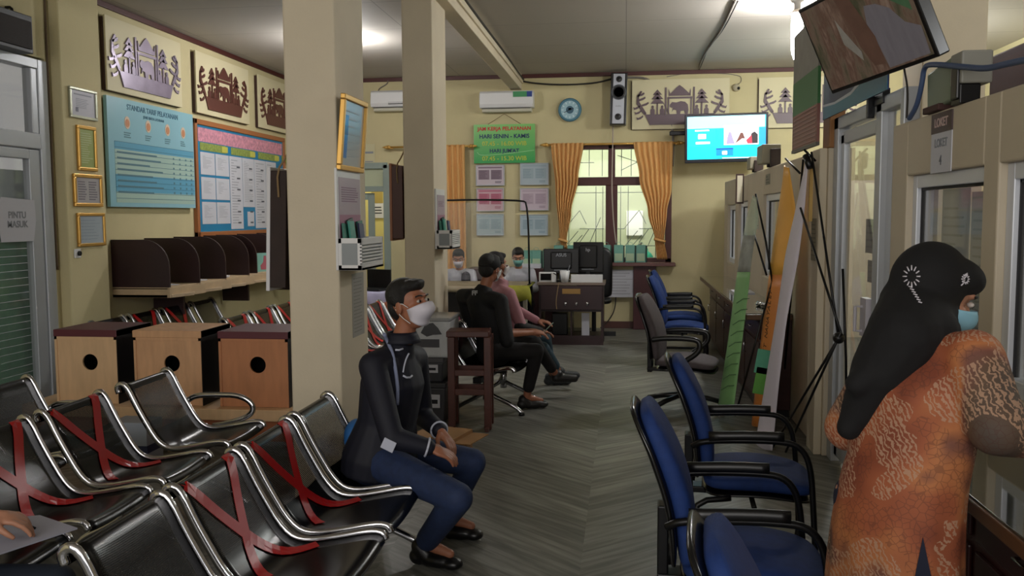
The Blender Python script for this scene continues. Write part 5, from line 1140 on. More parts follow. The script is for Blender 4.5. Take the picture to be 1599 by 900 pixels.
# gold frame and racks on the columns' right faces
t = framed('picture_frame', 'gold framed picture with a painted blue reflection on the front column', basis((0, 1, 0), (0, 0, 1), (1, 0, 0), (-1.575, 4.99, 2.12)), .44, .42, gold, .03, art_photo, tilt=R(5), depth=.03)
s = MB().box(-.19, -.10, -.14, .10, .0165, .018, 0).box(-.19, -.10, -.01, .04, .018, .019, 1); s.build('blue_glint', [mat('glint_blue', '1e78c8', .2), mat('glint_navy', '1e4890', .2)], t)  # blue reflection painted as flat patches on the print
def rack(lb, X0, yc, w, z0, zp, z1, n):
    t = thing('brochure_rack', lb, 'brochure rack', M=ML((X0, yc, z0)), group='brochure racks on the columns'); H = z1-z0; hp = zp-z0
    MB().box(-w/2, w/2, 0, H, 0, .015).build('back_plate', white, t, bevel=.003)
    s = MB().box(-w/2+.03, w/2-.02, hp, H-.05, .015, .018, 0); lines(s, -w/2+.07, w/2-.06, H-.1, hp+.2, 7, .018, 1, .4, .3); s.cur = 2; s.box(-w/2+.03, w/2-.02, hp, hp+.13, .018, .019, 2)
    s.build('poster', [mat('poster_mauve', 'a898a2', .5), mat('poster_ink', '7a5a70', .6), mat('poster_pink', '9c6a80', .5)], t)
    d = .15; p = MB(); p.box(-w/2, w/2, 0, .015, .015, d).box(-w/2, w/2, hp*.0, .03, d-.01, d)
    for k in range(7): y = .03+(hp-.05)*k/7; p.box(-w/2, w/2, y, y+(hp-.05)/7*.6, d-.012, d)
    p.box(-w/2, w/2, hp-.03, hp, d-.012, d); 
    for x in (-w/2, w/2-.012): p.box(x, x+.012, 0, .03, .015, d).box(x, x+.012, hp-.03, hp, .015, d).box(x, x+.012, 0, hp, .015, .035).box(x, x+.012, 0, hp, d-.025, d)
    p.build('pocket', white, t, bevel=.002)
    MB().box(-w/2+.004, w/2-.004, .02, hp-.02, d-.02, d-.014).box(-w/2+.003, -w/2+.006, .03, hp-.03, .03, d-.02).build('pocket_mesh', mat('pocket_gray', '8d9396', .5), t)
    cs = [mat('bro_green', '1f6a58', .5), mat('bro_teal', '2f8a78', .5), mat('bro_dark', '1c3a34', .5), mat('bro_navy', '2a3058', .5)]
    for k in range(n):
        x = -w/2+.05+(w-.12)*k/(n-1); b = MB(); b.M = Matrix.Translation((x, .02, .05+.02*(k % 2))) @ Matrix.Rotation(R(8*((k*37 % 5)-2)/2), 4, 'Z') @ Matrix.Rotation(R(-6), 4, 'X'); b.box(-.045, .045, 0, hp+.06+.015*(k % 3), 0, .012)
        props(b.build('brochure', cs[k % 4]), '%s brochure, %s in the rack on the %s column' % (('dark green', 'teal', 'blackish green', 'navy', 'dark green')[k % 5], ('nearest the camera', 'second from the camera', 'third from the camera', 'fourth from the camera', 'furthest from the camera')[k], 'front' if 'front' in lb else 'far'), 'brochure', 'brochures in the column racks').matrix_world = t.matrix_world.copy()
    return t
rack('white brochure rack with slatted pocket on the front column, under the gold frame', -1.60, 4.98, .44, 1.35, 1.53, 1.92, 5)
rack('white brochure rack on the far column beside the acrylic screen', -1.60, 7.54, .36, 1.37, 1.53, 1.88, 4)
q = onx(548, 480, -1.59); paper_t = thing('paper_notice', 'long white printed paper taped to the front column below the rack', 'notice', M=ML((-1.599, 5.15, q.z))); s = MB().box(-.11, .12, -.19, .19, 0, .002, 0); lines(s, -.08, .09, .17, -.17, 16, .002, 1, .25, .3); s.build('sheet', [mat('gray_white', '9d9a92', .7), mat('gray_ink2', '85827c', .7)], paper_t)
# ================================================================ PEOPLE
def V(*a): return Vector(a)
def ell_ring(c, side, fwd, a, b, n=18): return [c+side*a*math.cos(2*PI*k/n)+fwd*b*math.sin(2*PI*k/n) for k in range(n)]
def torso(mb, spine, side, dims, fwd=None):
    rings = []
    for i, (c, (a, b)) in enumerate(zip(spine, dims)):
        p = spine[max(0, i-1)]; q = spine[min(len(spine)-1, i+1)]; d = (q-p).normalized(); s = (side-d*side.dot(d)).normalized(); f = d.cross(s) if fwd is None else fwd
        rings.append(ell_ring(c, s, d.cross(s), a, b))
    mb.loft(rings)
def quat(fx, upz):      # local x = forward, z = up
    fx = fx.normalized(); z = (upz-fx*upz.dot(fx)).normalized(); y = z.cross(fx); return Matrix((fx, y, z)).transposed().to_quaternion()
def hand(mb, wrist, d, palm, curl=.5, thumb=1, s=1.0):
    # d: pointing direction, palm: direction the palm faces
    d = d.normalized(); palm = (palm-d*palm.dot(d)).normalized(); side = d.cross(palm)*thumb
    k = wrist+d*.045*s; mb.blob(k, (.045*s, .040*s, .016*s), quat(d, palm)); mb.limb(wrist, k, .024*s, .022*s)
    base = wrist+d*.078*s
    for i, (o, L) in enumerate(((.030, .072), (.010, .080), (-.010, .075), (-.029, .060))):
        p = base+side*o*s; dd = d.copy(); pts = [p-d*.02*s, p]; ax = side*thumb
        a = curl*(.5+.08*i)
        for seg in (.45, .32, .23):
            dd = (dd*math.cos(a)+palm*math.sin(a)).normalized() if True else dd; palm2 = palm
            pts.append(pts[-1]+dd*L*seg*s); 
        mb.chain(pts, [.0095*s, .0095*s, .009*s, .008*s, .007*s])
    p = wrist+d*.025*s+side*.03*s; q = p+(side*.7+d*.6+palm*.35).normalized()*.035*s; r = q+(side*.25+d*.9+palm*.4).normalized()*.03*s
    mb.chain([p, q, r, r+(d*.9+palm*.5).normalized()*.02*s], [.014*s, .012*s, .010*s, .008*s])
def head(mb, c, f, u, s=1.0):
    q = quat(f, u); L = lambda x, y, z: c+q @ V(x*s, y*s, z*s)
    mb.blob(L(-.015, 0, .025), (.095*s, .076*s, .095*s), q, 20, 14); mb.blob(L(.018, 0, -.035), (.072*s, .060*s, .082*s), q, 18, 12); mb.blob(L(.045, 0, -.085), (.032*s, .034*s, .026*s), q)
    mb.limb(L(.082, 0, .012), L(.106, 0, -.026), .011*s, .015*s); mb.blob(L(.072, 0, .035), (.02*s, .05*s, .014*s), q)
    mb.blob(L(.086, 0, -.055), (.012*s, .024*s, .012*s), q)
    for k in (-1, 1): mb.blob(L(-.005, k*.078, -.005), (.020*s, .009*s, .032*s), q, 12, 8); mb.blob(L(.055, k*.042, -.02), (.025*s, .02*s, .02*s), q)
    return L, q
def face(t, L, q, s=1.0, brows=True):
    for k in (-1, 1):
        MB().blob(L(.083, k*.031, .012), (.008*s, .015*s, .008*s), q).build('eye', mat('eye_white', 'b8b0a8', .3), t, smooth=True)
        MB().blob(L(.090, k*.031, .012), (.004*s, .007*s, .007*s), q).build('iris', mat('eye_dark', '120c0a', .2), t, smooth=True)
        if brows: MB().tube([L(.094, k*.014, .034), L(.091, k*.032, .040), L(.078, k*.048, .034)], .0035*s, 6, 1).build('eyebrow', hairm, t, smooth=True)
def mask(t, L, q, m, s=1.0, loops=True):
    rows = []
    for i in range(11):
        f = i/10; row = []
        fx = .104+.030*math.sin(PI*min(1, f*1.15+.12))-.030*f*f; hw2 = .069-.014*f
        for k in range(15):
            g = (k/14-.5)*2; e = abs(g)
            z = (.004-.112*f)*(1-e**2)+(-.018-.056*f)*e**2
            row.append(L(.034+(fx-.034)*math.cos(g*PI/2)**.75, hw2*math.sin(g*PI/2), z))
        rows.append(row)
    MB().sheet(rows).build('face_mask', m, t, smooth=True, solid=.003)
    if loops:
        for k in (-1, 1): MB().tube([L(.045, k*.070, -.01), L(.01, k*.078, .018), L(-.022, k*.082, .0)], .0018*s, 6, 1).tube([L(.04, k*.066, -.085), L(.0, k*.074, -.05), L(-.022, k*.082, -.01)], .0018*s, 6, 1).build('ear_loop', white, t, smooth=True)
def short_hair(t, L, q, s=1.0, m=None, extra=()):
    h = MB(); h.blob(L(-.028, 0, .052), (.094*s, .083*s, .082*s), q, 20, 14); h.blob(L(-.060, 0, .0), (.055*s, .072*s, .075*s), q, 16, 10); h.blob(L(.030, 0, .088), (.058*s, .066*s, .034*s), q); h.blob(L(.050, .0, .098), (.036*s, .055*s, .018*s), q)
    for k in (-1, 1): h.blob(L(-.012, k*.064, .03), (.04*s, .020*s, .04*s), q)
    for e in extra: h.blob(L(*e[0]), e[1], q)
    h.build('hair', m or hairm, t, smooth=True, remesh=.006, sm=2)
def shoe(t, a, d, m=black, name='shoe', s=1.0):
    d = V(d.x, d.y, 0).normalized(); b = MB(); h = a.z
    b.limb(a+V(0, 0, -.02)-d*.03, V(a.x, a.y, .04)+d*.02, .042*s, .042*s)
    b.blob(V(a.x, a.y, .04)-d*.035, (.05*s, .04*s, .04*s), quat(d, V(0, 0, 1))); b.blob(V(a.x, a.y, .038)+d*.07, (.10*s, .047*s, .038*s), quat(d, V(0, 0, 1))); b.blob(V(a.x, a.y, .032)+d*.14, (.055*s, .045*s, .030*s), quat(d, V(0, 0, 1)))
    return b.build(name, m, t, smooth=True, remesh=.008, sm=2)
def make_person(label, J, skinm, topm, botm, sleeve=1.0, trim=None, scale=1.0, voxel=.009, shoes=black, shoem=True, bulk=1.0, longskirt=False, handopt=None, face_on=True, topname='shirt', botname='trousers', feet='shoe'):
    """J holds real-world joint positions"""
    g = MB(); k = bulk
    side = (J['shR']-J['shL']).normalized(); pel = (J['hipR']+J['hipL'])/2; nk = J['neck']; mid_ = pel.lerp(nk, .5)+J.get('bend', V(0, 0, 0))
    sh = (J['shR']+J['shL'])/2
    torso(g, [pel-(nk-pel)*.12, pel, pel.lerp(mid_, .6), mid_.lerp(sh, .45), sh, nk], side, [(.11, .08), (.135, .10), (.12, .09), (.135, .10), (.13, .07), (.05, .05)])
    g.limb(sh.lerp(nk, .6), J['head']-J['hu']*.07-J['hf']*.02, .052, .050)
    L, q = head(g, J['head'], J['hf'], J['hu'])
    for s_ in 'LR':
        g.limb(sh.lerp(J['sh'+s_], .4), J['sh'+s_], .05, .043); g.limb(J['sh'+s_], J['el'+s_], .040, .033); g.limb(J['el'+s_], J['wr'+s_], .033, .022)
        hd, hp, cu = J['hand'+s_]; hand(g, J['wr'+s_], hd, hp, cu, 1 if s_ == 'R' else -1)
        g.limb(J['hip'+s_], J['kn'+s_], .07, .048); g.limb(J['kn'+s_], J['an'+s_], .045, .032)
        fd = J['foot'+s_]; g.limb(J['an'+s_], J['an'+s_]+fd*.13+V(0, 0, -.035), .032, .022)
    body = g.build('person', skinm, None, smooth=True, remesh=voxel*.62, sm=2); props(body, label, 'person')
    # top
    c = MB(); torso(c, [pel-(nk-pel)*.16, pel, pel.lerp(mid_, .6), mid_.lerp(sh, .45), sh.lerp(nk, -.1), sh.lerp(nk, .45), nk], side, [(.165*k*J.get('slim', 1)*J.get('hemk', 1), .125*k*J.get('slim', 1)*J.get('hemk', 1)), (.172*k*J.get('slim', 1)*J.get('hemk', 1), .13*k*J.get('slim', 1)*J.get('hemk', 1)), (.16*k, .12*k), (.175*k, .13*k), (.165*k, .10*k), (.105, .075), (.062, .062)])
    for s_ in 'LR':
        c.limb(sh.lerp(J['sh'+s_], .5), J['sh'+s_], .075*k, .062*k)
        e = J['el'+s_]
        if sleeve >= 1: sv = J.get('slv', 1); c.limb(J['sh'+s_], e, .062*k*min(sv, 1.12), .050*k*sv); w_ = e.lerp(J['wr'+s_], .93); c.limb(e, w_, .050*k*sv, .037*k*sv)
        else: c.limb(J['sh'+s_], J['sh'+s_].lerp(e, sleeve*1.6), .062*k, .060*k)
    c.build(topname, topm, body, smooth=True, remesh=voxel, sm=J.get('sm', 3))
    hw_ = J.get('slim', 1)
    b = MB(); b.blob(pel-(nk-pel)*.05, (.14*k*hw_, .175*k*hw_, .12*k*hw_), quat(side.cross(V(0, 0, 1)), V(0, 0, 1)))
    for s_ in 'LR':
        b.limb(J['hip'+s_], J['kn'+s_], .088*k*hw_, .064*k); b.limb(J['kn'+s_], J['kn'+s_].lerp(J['an'+s_], J.get('hem', .92)), .064*k, .052*k)
    b.build(botname, botm, body, smooth=True, remesh=voxel, sm=3)
    for s_ in 'LR': shoe(body, J['an'+s_], J['foot'+s_], shoes, feet) if not J.get('lift'+s_) else MB().limb(J['an'+s_]+V(0, 0, .0), J['an'+s_]+J['foot'+s_]*.02, .045, .045).limb(J['an'+s_]+V(0, 0, -.03), J['an'+s_]+J['foot'+s_]*.17+V(0, 0, -.04), .045, .036).build(feet, shoes, body, smooth=True, remesh=.008, sm=2)
    return body, L, q

# ---- man in the navy jacket
hf = V(.80, -.38, .13).normalized(); hu = V(-.10, 0, 1).normalized()
J = dict(hipL=V(-1.17, 4.20, .50), hipR=V(-1.17, 4.00, .50), neck=ony(628, 532, 4.10), head=ony(640, 476, 4.08), hf=hf, hu=hu,
         shL=ony(648, 560, 4.28), shR=ony(582, 572, 3.92), elR=ony(612, 684, 3.80), wrR=ony(672, 700, 3.84), elL=ony(660, 650, 4.36), wrL=ony(688, 674, 4.12),
         handR=(V(.8, .25, -.35), V(0, .3, -1), .5), handL=(V(.6, -.45, -.5), V(0, -.3, -1), .5), knR=ony(715, 778, 3.72), knL=ony(738, 722, 4.26), anR=V(-.93, 3.98, .11), anL=V(-.90, 4.34, .11), footR=V(.9, -.25, 0).normalized(), footL=V(.95, -.1, 0).normalized(), hemk=1.22)
navy = mat('navy_jacket', '070a1c', .7, var=.12, scale=20); jeans = mat('blue_jeans', '1c2c4e', .8, var=.15, scale=30)
man, L, q = make_person('young man in a navy jacket, jeans and white mask sitting hunched on the nearest bench', J, skin, navy, jeans, topname='jacket', bulk=1.08)
face(man, L, q); mask(man, L, q, mat('white_mask', 'd0ccd6', .7)); short_hair(man, L, q, extra=(((.070, 0, .098), (.022, .045, .018)),))
nk = J['neck']; f_ = V(.8, -.45, 0).normalized()
jw = mat('jacket_white', 'b8bccb', .6); jg = mat('jacket_gray', '7c84a0', .7)
def on_chest(px, py, y, o=0): return ony(px, py, y)
def onmesh(o, px, py, off=.002):
    dg = bpy.context.evaluated_depsgraph_get(); e = o.evaluated_get(dg); mi = o.matrix_world.inverted()
    ok, loc, nor, _ = e.ray_cast(mi @ EYE, (mi.to_3x3() @ ray(px, py)).normalized())
    return (o.matrix_world @ loc+nor*off) if ok else ony(px, py, 4.0)
jk = [c for c in man.children if c.name.startswith('jacket')][0]
MB().tube([onmesh(jk, *p) for p in ((600, 522), (606, 535), (612, 550), (616, 570), (619, 590), (621, 610), (620, 632))], .009, 8, 1, ry=.009).build('gray_stripe', jg, man, smooth=True)
MB().tube([onmesh(jk, *p) for p in ((638, 552), (634, 560), (631, 570), (629, 582))], .004, 6, 1).build('zip_piping', jw, man, smooth=True)
MB().tube([onmesh(jk, *p) for p in ((629, 587), (634, 590), (640, 590), (643, 587))], .005, 6).build('chest_logo', jw, man, smooth=True)
# collar
def collar(m, c, r, h, t, tip=None):
    rows = []
    for i in range(4):
        rows.append([c+V(math.cos(a)*r*(1+.12*i), math.sin(a)*r*(1+.12*i), h*(1-i/3)-.012) for a in [2*PI*k/24+.5 for k in range(24)]])
    for r_ in rows: r_.append(r_[0])
    return MB().sheet(rows).build('collar', m, t, smooth=True, solid=.006)
collar(navy, nk+V(0, 0, .005), .066, .05, man)
MB().tube([onmesh(jk, *p, .012) for p in ((616, 549), (622, 548), (628, 545))], .005, 6).build('collar_piping', jw, man, smooth=True)
for s_ in 'RL':
    a, b = J['el'+s_], J['wr'+s_]; d = (b-a).normalized(); p = a.lerp(b, .92); u = d.cross(V(0, 0, 1)).normalized(); w = d.cross(u)
    MB().tube([p+(u*math.cos(x)+w*math.sin(x))*.041 for x in [2*PI*i/20 for i in range(21)]], .0055, 6).build('cuff_stripe', jw, man, smooth=True)
MB().box(-.03, .03, -.004, .004, -.025, .025).build('garment_label', jw, man, bevel=.002).matrix_basis = Matrix.Translation(onmesh(jk, 607, 695, .003)) @ Matrix.Rotation(R(25), 4, 'Y')
# blue thing on the seat beside him
props(MB().blob((0, 0, 0), (.06, .10, .08)).limb((0, -.05, -.02), (.05, .05, -.05), .05, .06).build('blue_bag', mat('blue_bag', '2c68a8', .6), smooth=True, remesh=.012), 'small bright blue bag between the man in navy and the seat back', 'bag').location = (-1.33, 4.22, .56)

# ---- woman in batik
def batik():
    m = bpy.data.materials.new('batik_print'); m.use_nodes = True; nt = m.node_tree; b = nt.nodes['Principled BSDF']; tc = nt.nodes.new('ShaderNodeTexCoord'); N = nt.nodes.new
    n0 = N('ShaderNodeTexNoise'); n0.inputs['Scale'].default_value = 3.4; n0.inputs['Detail'].default_value = 2; nt.links.new(tc.outputs['Object'], n0.inputs['Vector'])
    cr = N('ShaderNodeValToRGB'); e = cr.color_ramp.elements; e[0].position = .34; e[0].color = lin('7a3c26'); e[1].position = .70; e[1].color = lin('4c4038')
    for p, c in ((.44, '9a5434'), (.52, 'b06e42'), (.57, '70463a'), (.62, '5c4636')): q_ = e.new(p); q_.color = lin(c)
    nt.links.new(n0.outputs['Fac'], cr.inputs[0])
    mp = N('ShaderNodeMapping'); mp.inputs['Rotation'].default_value = (0, R(35), R(20)); nt.links.new(tc.outputs['Object'], mp.inputs[0])
    wv = N('ShaderNodeTexWave'); wv.inputs['Scale'].default_value = 24; wv.inputs['Distortion'].default_value = 9; wv.inputs['Detail'].default_value = 3; wv.inputs['Detail Scale'].default_value = 2.5; nt.links.new(mp.outputs[0], wv.inputs['Vector'])
    vo = N('ShaderNodeTexVoronoi'); vo.feature = 'DISTANCE_TO_EDGE'; vo.inputs['Scale'].default_value = 55; nt.links.new(mp.outputs[0], vo.inputs['Vector'])
    n1 = N('ShaderNodeTexNoise'); n1.inputs['Scale'].default_value = 4.5; nt.links.new(mp.outputs[0], n1.inputs['Vector'])
    g1 = N('ShaderNodeMath'); g1.operation = 'GREATER_THAN'; g1.inputs[1].default_value = .60; nt.links.new(wv.outputs['Fac'], g1.inputs[0])
    g2 = N('ShaderNodeMath'); g2.operation = 'GREATER_THAN'; g2.inputs[1].default_value = .50; nt.links.new(n1.outputs['Fac'], g2.inputs[0])
    mu = N('ShaderNodeMath'); mu.operation = 'MULTIPLY'; nt.links.new(g1.outputs[0], mu.inputs[0]); nt.links.new(g2.outputs[0], mu.inputs[1])
    mu2 = N('ShaderNodeMath'); mu2.operation = 'MULTIPLY'; mu2.inputs[1].default_value = .75; nt.links.new(mu.outputs[0], mu2.inputs[0])
    mx = N('ShaderNodeMix'); mx.data_type = 'RGBA'; mx.inputs['B'].default_value = lin('b08c72'); nt.links.new(mu2.outputs[0], mx.inputs['Factor']); nt.links.new(cr.outputs[0], mx.inputs['A'])
    g3 = N('ShaderNodeMath'); g3.operation = 'LESS_THAN'; g3.inputs[1].default_value = .055; nt.links.new(vo.outputs['Distance'], g3.inputs[0])
    g4 = N('ShaderNodeMath'); g4.operation = 'LESS_THAN'; g4.inputs[1].default_value = .47; nt.links.new(n1.outputs['Fac'], g4.inputs[0])
    m3 = N('ShaderNodeMath'); m3.operation = 'MULTIPLY'; nt.links.new(g3.outputs[0], m3.inputs[0]); nt.links.new(g4.outputs[0], m3.inputs[1])
    m4 = N('ShaderNodeMath'); m4.operation = 'MULTIPLY'; m4.inputs[1].default_value = .4; nt.links.new(m3.outputs[0], m4.inputs[0])
    mx2 = N('ShaderNodeMix'); mx2.data_type = 'RGBA'; mx2.inputs['B'].default_value = lin('4a2a20'); nt.links.new(m4.outputs[0], mx2.inputs['Factor']); nt.links.new(mx.outputs['Result'], mx2.inputs['A'])
    nt.links.new(mx2.outputs['Result'], b.inputs['Base Color']); b.inputs['Roughness'].default_value = .75; return m
bat = batik(); Yw = 2.50
hf = V(.92, .12, -.42).normalized(); hu = V(.42, .05, .9).normalized()
hip = V(.74, 2.52, .84)
J = dict(hipL=hip+V(-.07, .07, 0), hipR=hip+V(.07, -.07, 0), neck=ony(1462, 520, 2.52), head=ony(1462, 462, 2.60), hf=hf, hu=hu,
         shL=ony(1385, 575, 2.66), shR=ony(1520, 560, 2.40), elR=ony(1556, 668, 2.30), wrR=ony(1640, 690, 2.50), elL=ony(1325, 668, 2.72), wrL=V(.93, 2.98, .98),
         handR=(V(.5, .6, -.1), V(0, 0, -1), .4), handL=(V(.8, .4, -.1), V(0, 0, -1), .4), knL=V(.70, 2.60, .45), knR=V(.80, 2.46, .45), anL=V(.68, 2.62, .10), anR=V(.79, 2.42, .10), footL=V(.75, .6, 0).normalized(), footR=V(.75, .6, 0).normalized(), hem=.96, slim=.72, sm=14, slv=1.3)
wom, L, q = make_person('woman in orange batik tunic, black headscarf and blue mask leaning on the right counter', J, skin2, bat, mat('navy_trousers', '10162c', .8), topname='batik_top', bulk=1.12)
# tunic skirt to the thigh
side = (J['shR']-J['shL']).normalized(); fwd_ = V(0, 0, 1).cross(side)
c = MB(); rings = []
def E(c_, a, b, n=32, ww=0): return [c_+side*a*math.cos(2*PI*k/n)+fwd_*b*math.sin(2*PI*k/n)+V(0, 0, 0)+(side*math.cos(2*PI*k/n)+fwd_*math.sin(2*PI*k/n))*ww*math.sin(k*PI*.75) for k in range(n)]
pts_ = [((ony(1440, 640, 2.52)), .175, .11, 0), ((ony(1422, 690, 2.52)), .195, .14, 0), ((ony(1405, 760, 2.52)), .19, .145, .002), ((ony(1397, 820, 2.52)), .195, .155, .005), ((ony(1393, 890, 2.52)), .20, .16, .009), ((ony(1390, 960, 2.52)), .205, .165, .012), ((ony(1388, 1090, 2.52)), .212, .172, .014)]
c.loft([E(p, a, b, ww=w) for p, a, b, w in pts_], cap=False)
tun = c.build('tunic', bat, wom, smooth=True, solid=.006, sub=1)
sl = [onmesh(tun, 1441, 838, .006), onmesh(tun, 1452, 899, .006), onmesh(tun, 1446, 940, .006), onmesh(tun, 1429, 899, .006)]
MB().sheet([[sl[0], sl[0]], [sl[3], sl[1]]]).build('slit_opening', mat('navy_trousers', '10162c', .8), wom, solid=.002)
# hijab
hij = mat('black_hijab', '050508', .85, var=.2, scale=12); h_ = MB()
h_.blob(L(-.038, 0, .030), (.104, .100, .112), q, 24, 16); h_.blob(L(.025, 0, .072), (.080, .086, .055), q); h_.blob(L(-.045, 0, -.05), (.095, .095, .10), q)
bk = (-hf); bk.z = 0; bk = bk.normalized()
h_.chain([L(-.03, 0, -.05), ony(1415, 525, 2.50), ony(1378, 580, 2.50), ony(1345, 640, 2.52), ony(1326, 668, 2.52)], [.105, .105, .085, .055, .035])
h_.chain([L(-.02, .02, -.06), ony(1440, 530, 2.56), ony(1400, 580, 2.58)], [.10, .10, .08]); h_.limb(L(-.05, 0, -.10), ony(1458, 520, 2.5), .070, .070); h_.limb(ony(1395, 560, 2.48), ony(1340, 600, 2.47), .07, .035)
hb = h_.build('headscarf', hij, wom, smooth=True, remesh=.008, sm=4)
face(wom, L, q); mask(wom, L, q, mat('blue_mask', '86b8cc', .7), loops=False)
bead = mat('bead_white', 'c8c4cc', .4)
for (px, py, r) in ((1424, 432, 17), (1507, 436, 8)):
    pt = MB()
    for k in range(12): a = 2*PI*k/12; pt.tube([onmesh(hb, px+.8*math.cos(a)*r*.55, py+math.sin(a)*r*.55), onmesh(hb, px+.8*math.cos(a)*r, py+math.sin(a)*r)], .002, 5)
    if r > 10:
        for k in range(7): pt.tube([onmesh(hb, 1419+k*2.4, 448+k*4), onmesh(hb, 1425+k*2.4, 450+k*4)], .002, 5)
    else:
        for k in range(4): pt.tube([onmesh(hb, 1500+k*2, 446-k*5), onmesh(hb, 1504+k*2, 442-k*5)], .002, 5)
    pt.build('beaded_flower', bead, wom, smooth=True)

# ---- person at the left edge, writing
hf = V(.7, .2, -.6).normalized()
J = dict(hipL=V(-2.30, 2.37, .50), hipR=V(-2.30, 2.13, .50), neck=V(-2.30, 2.24, 1.02), head=V(-2.24, 2.26, 1.19), hf=hf, hu=V(.2, 0, 1).normalized(), shL=V(-2.31, 2.42, .97), shR=V(-2.27, 2.06, .97),
         elR=V(-2.15, 1.98, .70), wrR=V(-1.98, 2.15, .66), elL=V(-2.30, 2.50, .70), wrL=ony(-16, 806, 2.56), handR=(V(.7, .6, -.1), V(0, 0, -1), .5), handL=(V(.88, .36, -.20), V(.1, .2, -1), .75),
         knL=V(-1.82, 2.56, .47), knR=V(-1.80, 2.20, .48), anL=V(-1.82, 2.54, .10), anR=V(-1.83, 2.20, .10), footL=V(1, 0, 0), footR=V(1, 0, 0))
pl, L, q = make_person('person at the left edge with white and blue sleeve, writing on the lap', J, skin2, mat('white_sleeve', 'a8a8b8', .7), mat('navy_pants', '0c1828', .8), face_on=False, voxel=.008)
short_hair(pl, L, q); mask(pl, L, q, white); face(pl, L, q)
a, b = J['elL'], J['wrL']; d = (b-a).normalized(); u = d.cross(V(0, 0, 1)).normalized(); w = d.cross(u)
MB().tube([a.lerp(b, .9)+(u*math.cos(x)+w*math.sin(x))*.040 for x in [2*PI*i/20 for i in range(21)]], .009, 6).build('blue_cuff', mat('cuff_blue', '1c2c70', .6), pl, smooth=True)
t = thing('paper_sheet', 'white paper on the lap of the person at the left edge', 'paper', (0, 0, 0))
P4 = [ony(-60, 845, 2.55), ony(-10, 880, 2.45), ony(122, 826, 2.72), ony(60, 806, 2.85), ]
P4 = [V(p.x, p.y, .60) for p in (onz(-60, 872, .60), onz(0, 866, .60), onz(121, 826, .60), onz(62, 806, .60), onz(-30, 815, .6))]
MB().prism([(p.x, p.y) for p in P4], .598, .603).build('sheet', mat('paper_lap', 'a0a0ae', .8), t)
props(MB().tube([V(-2.08, 2.60, .70), V(-1.97, 2.68, .605)], .0045, 8).build('pen', inkm, smooth=True), 'dark pen held over the paper at the left edge', 'pen')

# ---- man in black seen from behind, and the visitor beside him
blk = mat('black_shirt', '0b0b0d', .8); trb = mat('dark_trousers', '120f0f', .85)
hf = V(.40, .90, -.05).normalized()
J = dict(hipL=V(-1.14, 7.44, .52), hipR=V(-1.06, 7.22, .52), neck=ony(756, 440, 7.32), head=ony(765, 420, 7.35)+V(.0, 0, .0), hf=hf, hu=V(.05, 0, 1).normalized(),
         shL=ony(722, 462, 7.50), shR=ony(782, 470, 7.12), elR=ony(790, 522, 7.05), wrR=ony(832, 520, 7.25), elL=ony(740, 520, 7.6), wrL=V(-.80, 7.5, .66), handR=(V(.8, .3, -.1), V(0, 0, -1), .6), handL=(V(.8, -.2, 0), V(0, 0, -1), .6),
         knR=ony(838, 548, 7.30), knL=V(-.78, 7.55, .56), anR=ony(822, 612, 7.42), anL=ony(868, 585, 7.9), footR=V(.85, .3, 0).normalized(), footL=V(.9, .2, .0).normalized(), hem=.78, liftL=True)
J['anR'].z = .10; J['neck'] = ony(758, 447, 7.33)
mb_, L, q = make_person('man in a black shirt and black cap seen from behind on the far bench', J, skin, blk, trb, sleeve=.75, shoes=mat('dark_shoe', '1c1a18', .5), voxel=.011)
h_ = MB(); h_.blob(L(-.012, 0, .045), (.108, .09, .09), q, 20, 12); h_.build('cap', mat('black_cap', '0c0a0b', .8), mb_, smooth=True)
MB().prism([(0, -.06), (.07, -.045), (.085, 0), (.07, .045), (0, .06)], 0, .008).build('cap_peak', mat('black_cap', '0c0a0b', .8), mb_).matrix_basis = Matrix.Translation(L(.085, 0, .055)) @ q.to_matrix().to_4x4()
short_hair(mb_, L, q); mask(mb_, L, q, white)
text('FF', .05, (0, 0, 0), mat('logo_white', '9a9a9a', .6), mb_, name='back_print', ext=.004, bold=.002).matrix_basis = Matrix.Translation(ony(741, 458, 7.165)) @ Matrix.Rotation(PI/2, 4, 'X')
hf = V(.6, .7, 0).normalized()
J = dict(hipL=V(-1.10, 8.05, .52), hipR=V(-1.04, 7.83, .52), neck=ony(785, 435, 7.95), head=ony(776, 415, 7.95), hf=hf, hu=V(0, 0, 1), shL=ony(758, 452, 8.1), shR=ony(795, 460, 7.78),
         elR=ony(815, 512, 7.75), wrR=ony(842, 518, 7.85), elL=V(-1.1, 8.3, .8), wrL=V(-.8, 8.2, .66), handR=(V(.8, .3, -.1), V(0, 0, -1), .6), handL=(V(.8, -.3, 0), V(0, 0, -1), .6), knR=ony(848, 545, 7.9), knL=V(-.74, 8.15, .5), anR=ony(872, 580, 8.25), anL=V(-.70, 8.5, .10), footR=V(.95, .15, 0).normalized(), footL=V(.9, .2, 0).normalized(), liftR=True, hem=.75)
p2, L, q = make_person('person in a pink top and grey shoes sitting just beyond the man in black', J, skin, mat('pink_top', 'a87880', .8), mat('teal_jeans', '2c4450', .8), shoes=mat('grey_shoe', '34383a', .6), voxel=.011)
short_hair(p2, L, q, m=mat('dark_scarf', '141012', .8)); mask(p2, L, q, white)
a, b = J['elR'], J['wrR']; MB().limb(a.lerp(b, -.1), b, .056, .044).build('black_arm_cover', blk, p2, smooth=True, remesh=.01)
props(MB().tube([ony(846, 522, 7.7), ony(864, 504, 7.7)], .005, 6).build('pen', mat('pale_pen', '8d9c8c', .5), smooth=True), 'thin pale pen held by the waiting pair near the dark desk', 'pen')
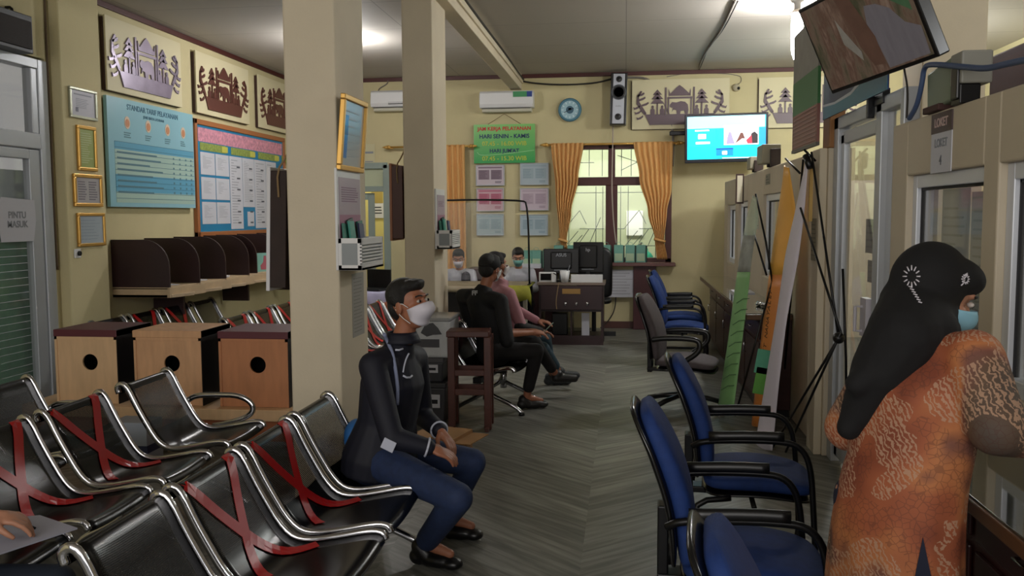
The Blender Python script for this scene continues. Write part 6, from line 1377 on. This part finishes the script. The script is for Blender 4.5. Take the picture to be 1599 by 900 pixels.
props(MB().blob((0, 0, 0), (.09, .12, .20)).build('pink_bag', mat('pink_bag', 'b0386c', .6), smooth=True), 'pink bag on the bench beside the man in black', 'bag').location = ony(708, 522, 7.75)

# ---- two staff behind the reception table
ws = mat('white_shirt', 'b4b4bc', .8)
def staff(label, px, py, y, msk, extra=None):
    c = ony(px, py, y); hz = V(.1, -.9, -.35).normalized()
    J = dict(hipL=V(c.x+.1, y+.2, .5), hipR=V(c.x-.1, y+.2, .5), neck=c+V(0, .07, -.15), head=c, hf=hz, hu=V(0, -.2, 1).normalized(), shL=c+V(.17, .08, -.21), shR=c+V(-.17, .08, -.21), elL=c+V(.24, -.05, -.43), elR=c+V(-.24, -.05, -.43),
             wrL=c+V(.08, -.26, -.42), wrR=c+V(-.08, -.24, -.42), handL=(V(-.6, -.6, .1), V(0, -.2, -1), .6), handR=(V(.6, -.6, .1), V(0, -.2, -1), .6), knL=V(c.x+.12, y-.2, .5), knR=V(c.x-.12, y-.2, .5), anL=V(c.x+.12, y-.15, .1), anR=V(c.x-.12, y-.15, .1), footL=V(0, -1, 0), footR=V(0, -1, 0))
    p, L, q = make_person(label, J, skin2, ws, mat('staff_trousers', '1a1a20', .8), voxel=.012); short_hair(p, L, q); mask(p, L, q, msk); face(p, L, q); return p, J
staff('staff member in a white shirt and teal mask at the reception table', 809, 402, 11.95, mat('teal_mask', '6fa8a0', .7))
p_, J_ = staff('staff member in white shirt and dark vest beside the far column, behind the screen', 716, 404, 11.9, mat('white_mask', 'd0ccd6', .7))
c = MB(); c.limb(J_['shL']*.6+J_['neck']*.4+V(0, -.09, -.05), J_['hipL']+V(0, -.25, .2), .06, .06); c.build('vest_panel', mat('vest_dark', '242430', .8), p_, smooth=True)
for (x, lb) in ((ony(809, 400, 12.2).x, 'black chair behind the table, under the masked man in white'), (ony(716, 400, 12.15).x, 'black chair behind the table, by the staff member with a vest')):
    t = thing('staff_chair', lb, 'chair', (x, 12.15, 0), group='staff chairs'); MB().box(-.22, .22, -.2, .2, .38, .43).build('seat', black, t, bevel=.02); MB().box(-.2, .2, .19, .23, .5, .85).build('backrest', black, t, bevel=.02)
    for sx in (-.2, .18):
        for sy in (-.18, .18): MB().box(sx, sx+.02, sy, sy+.02, 0, .38 if sy < 0 else .8).build('leg', blackm, t)
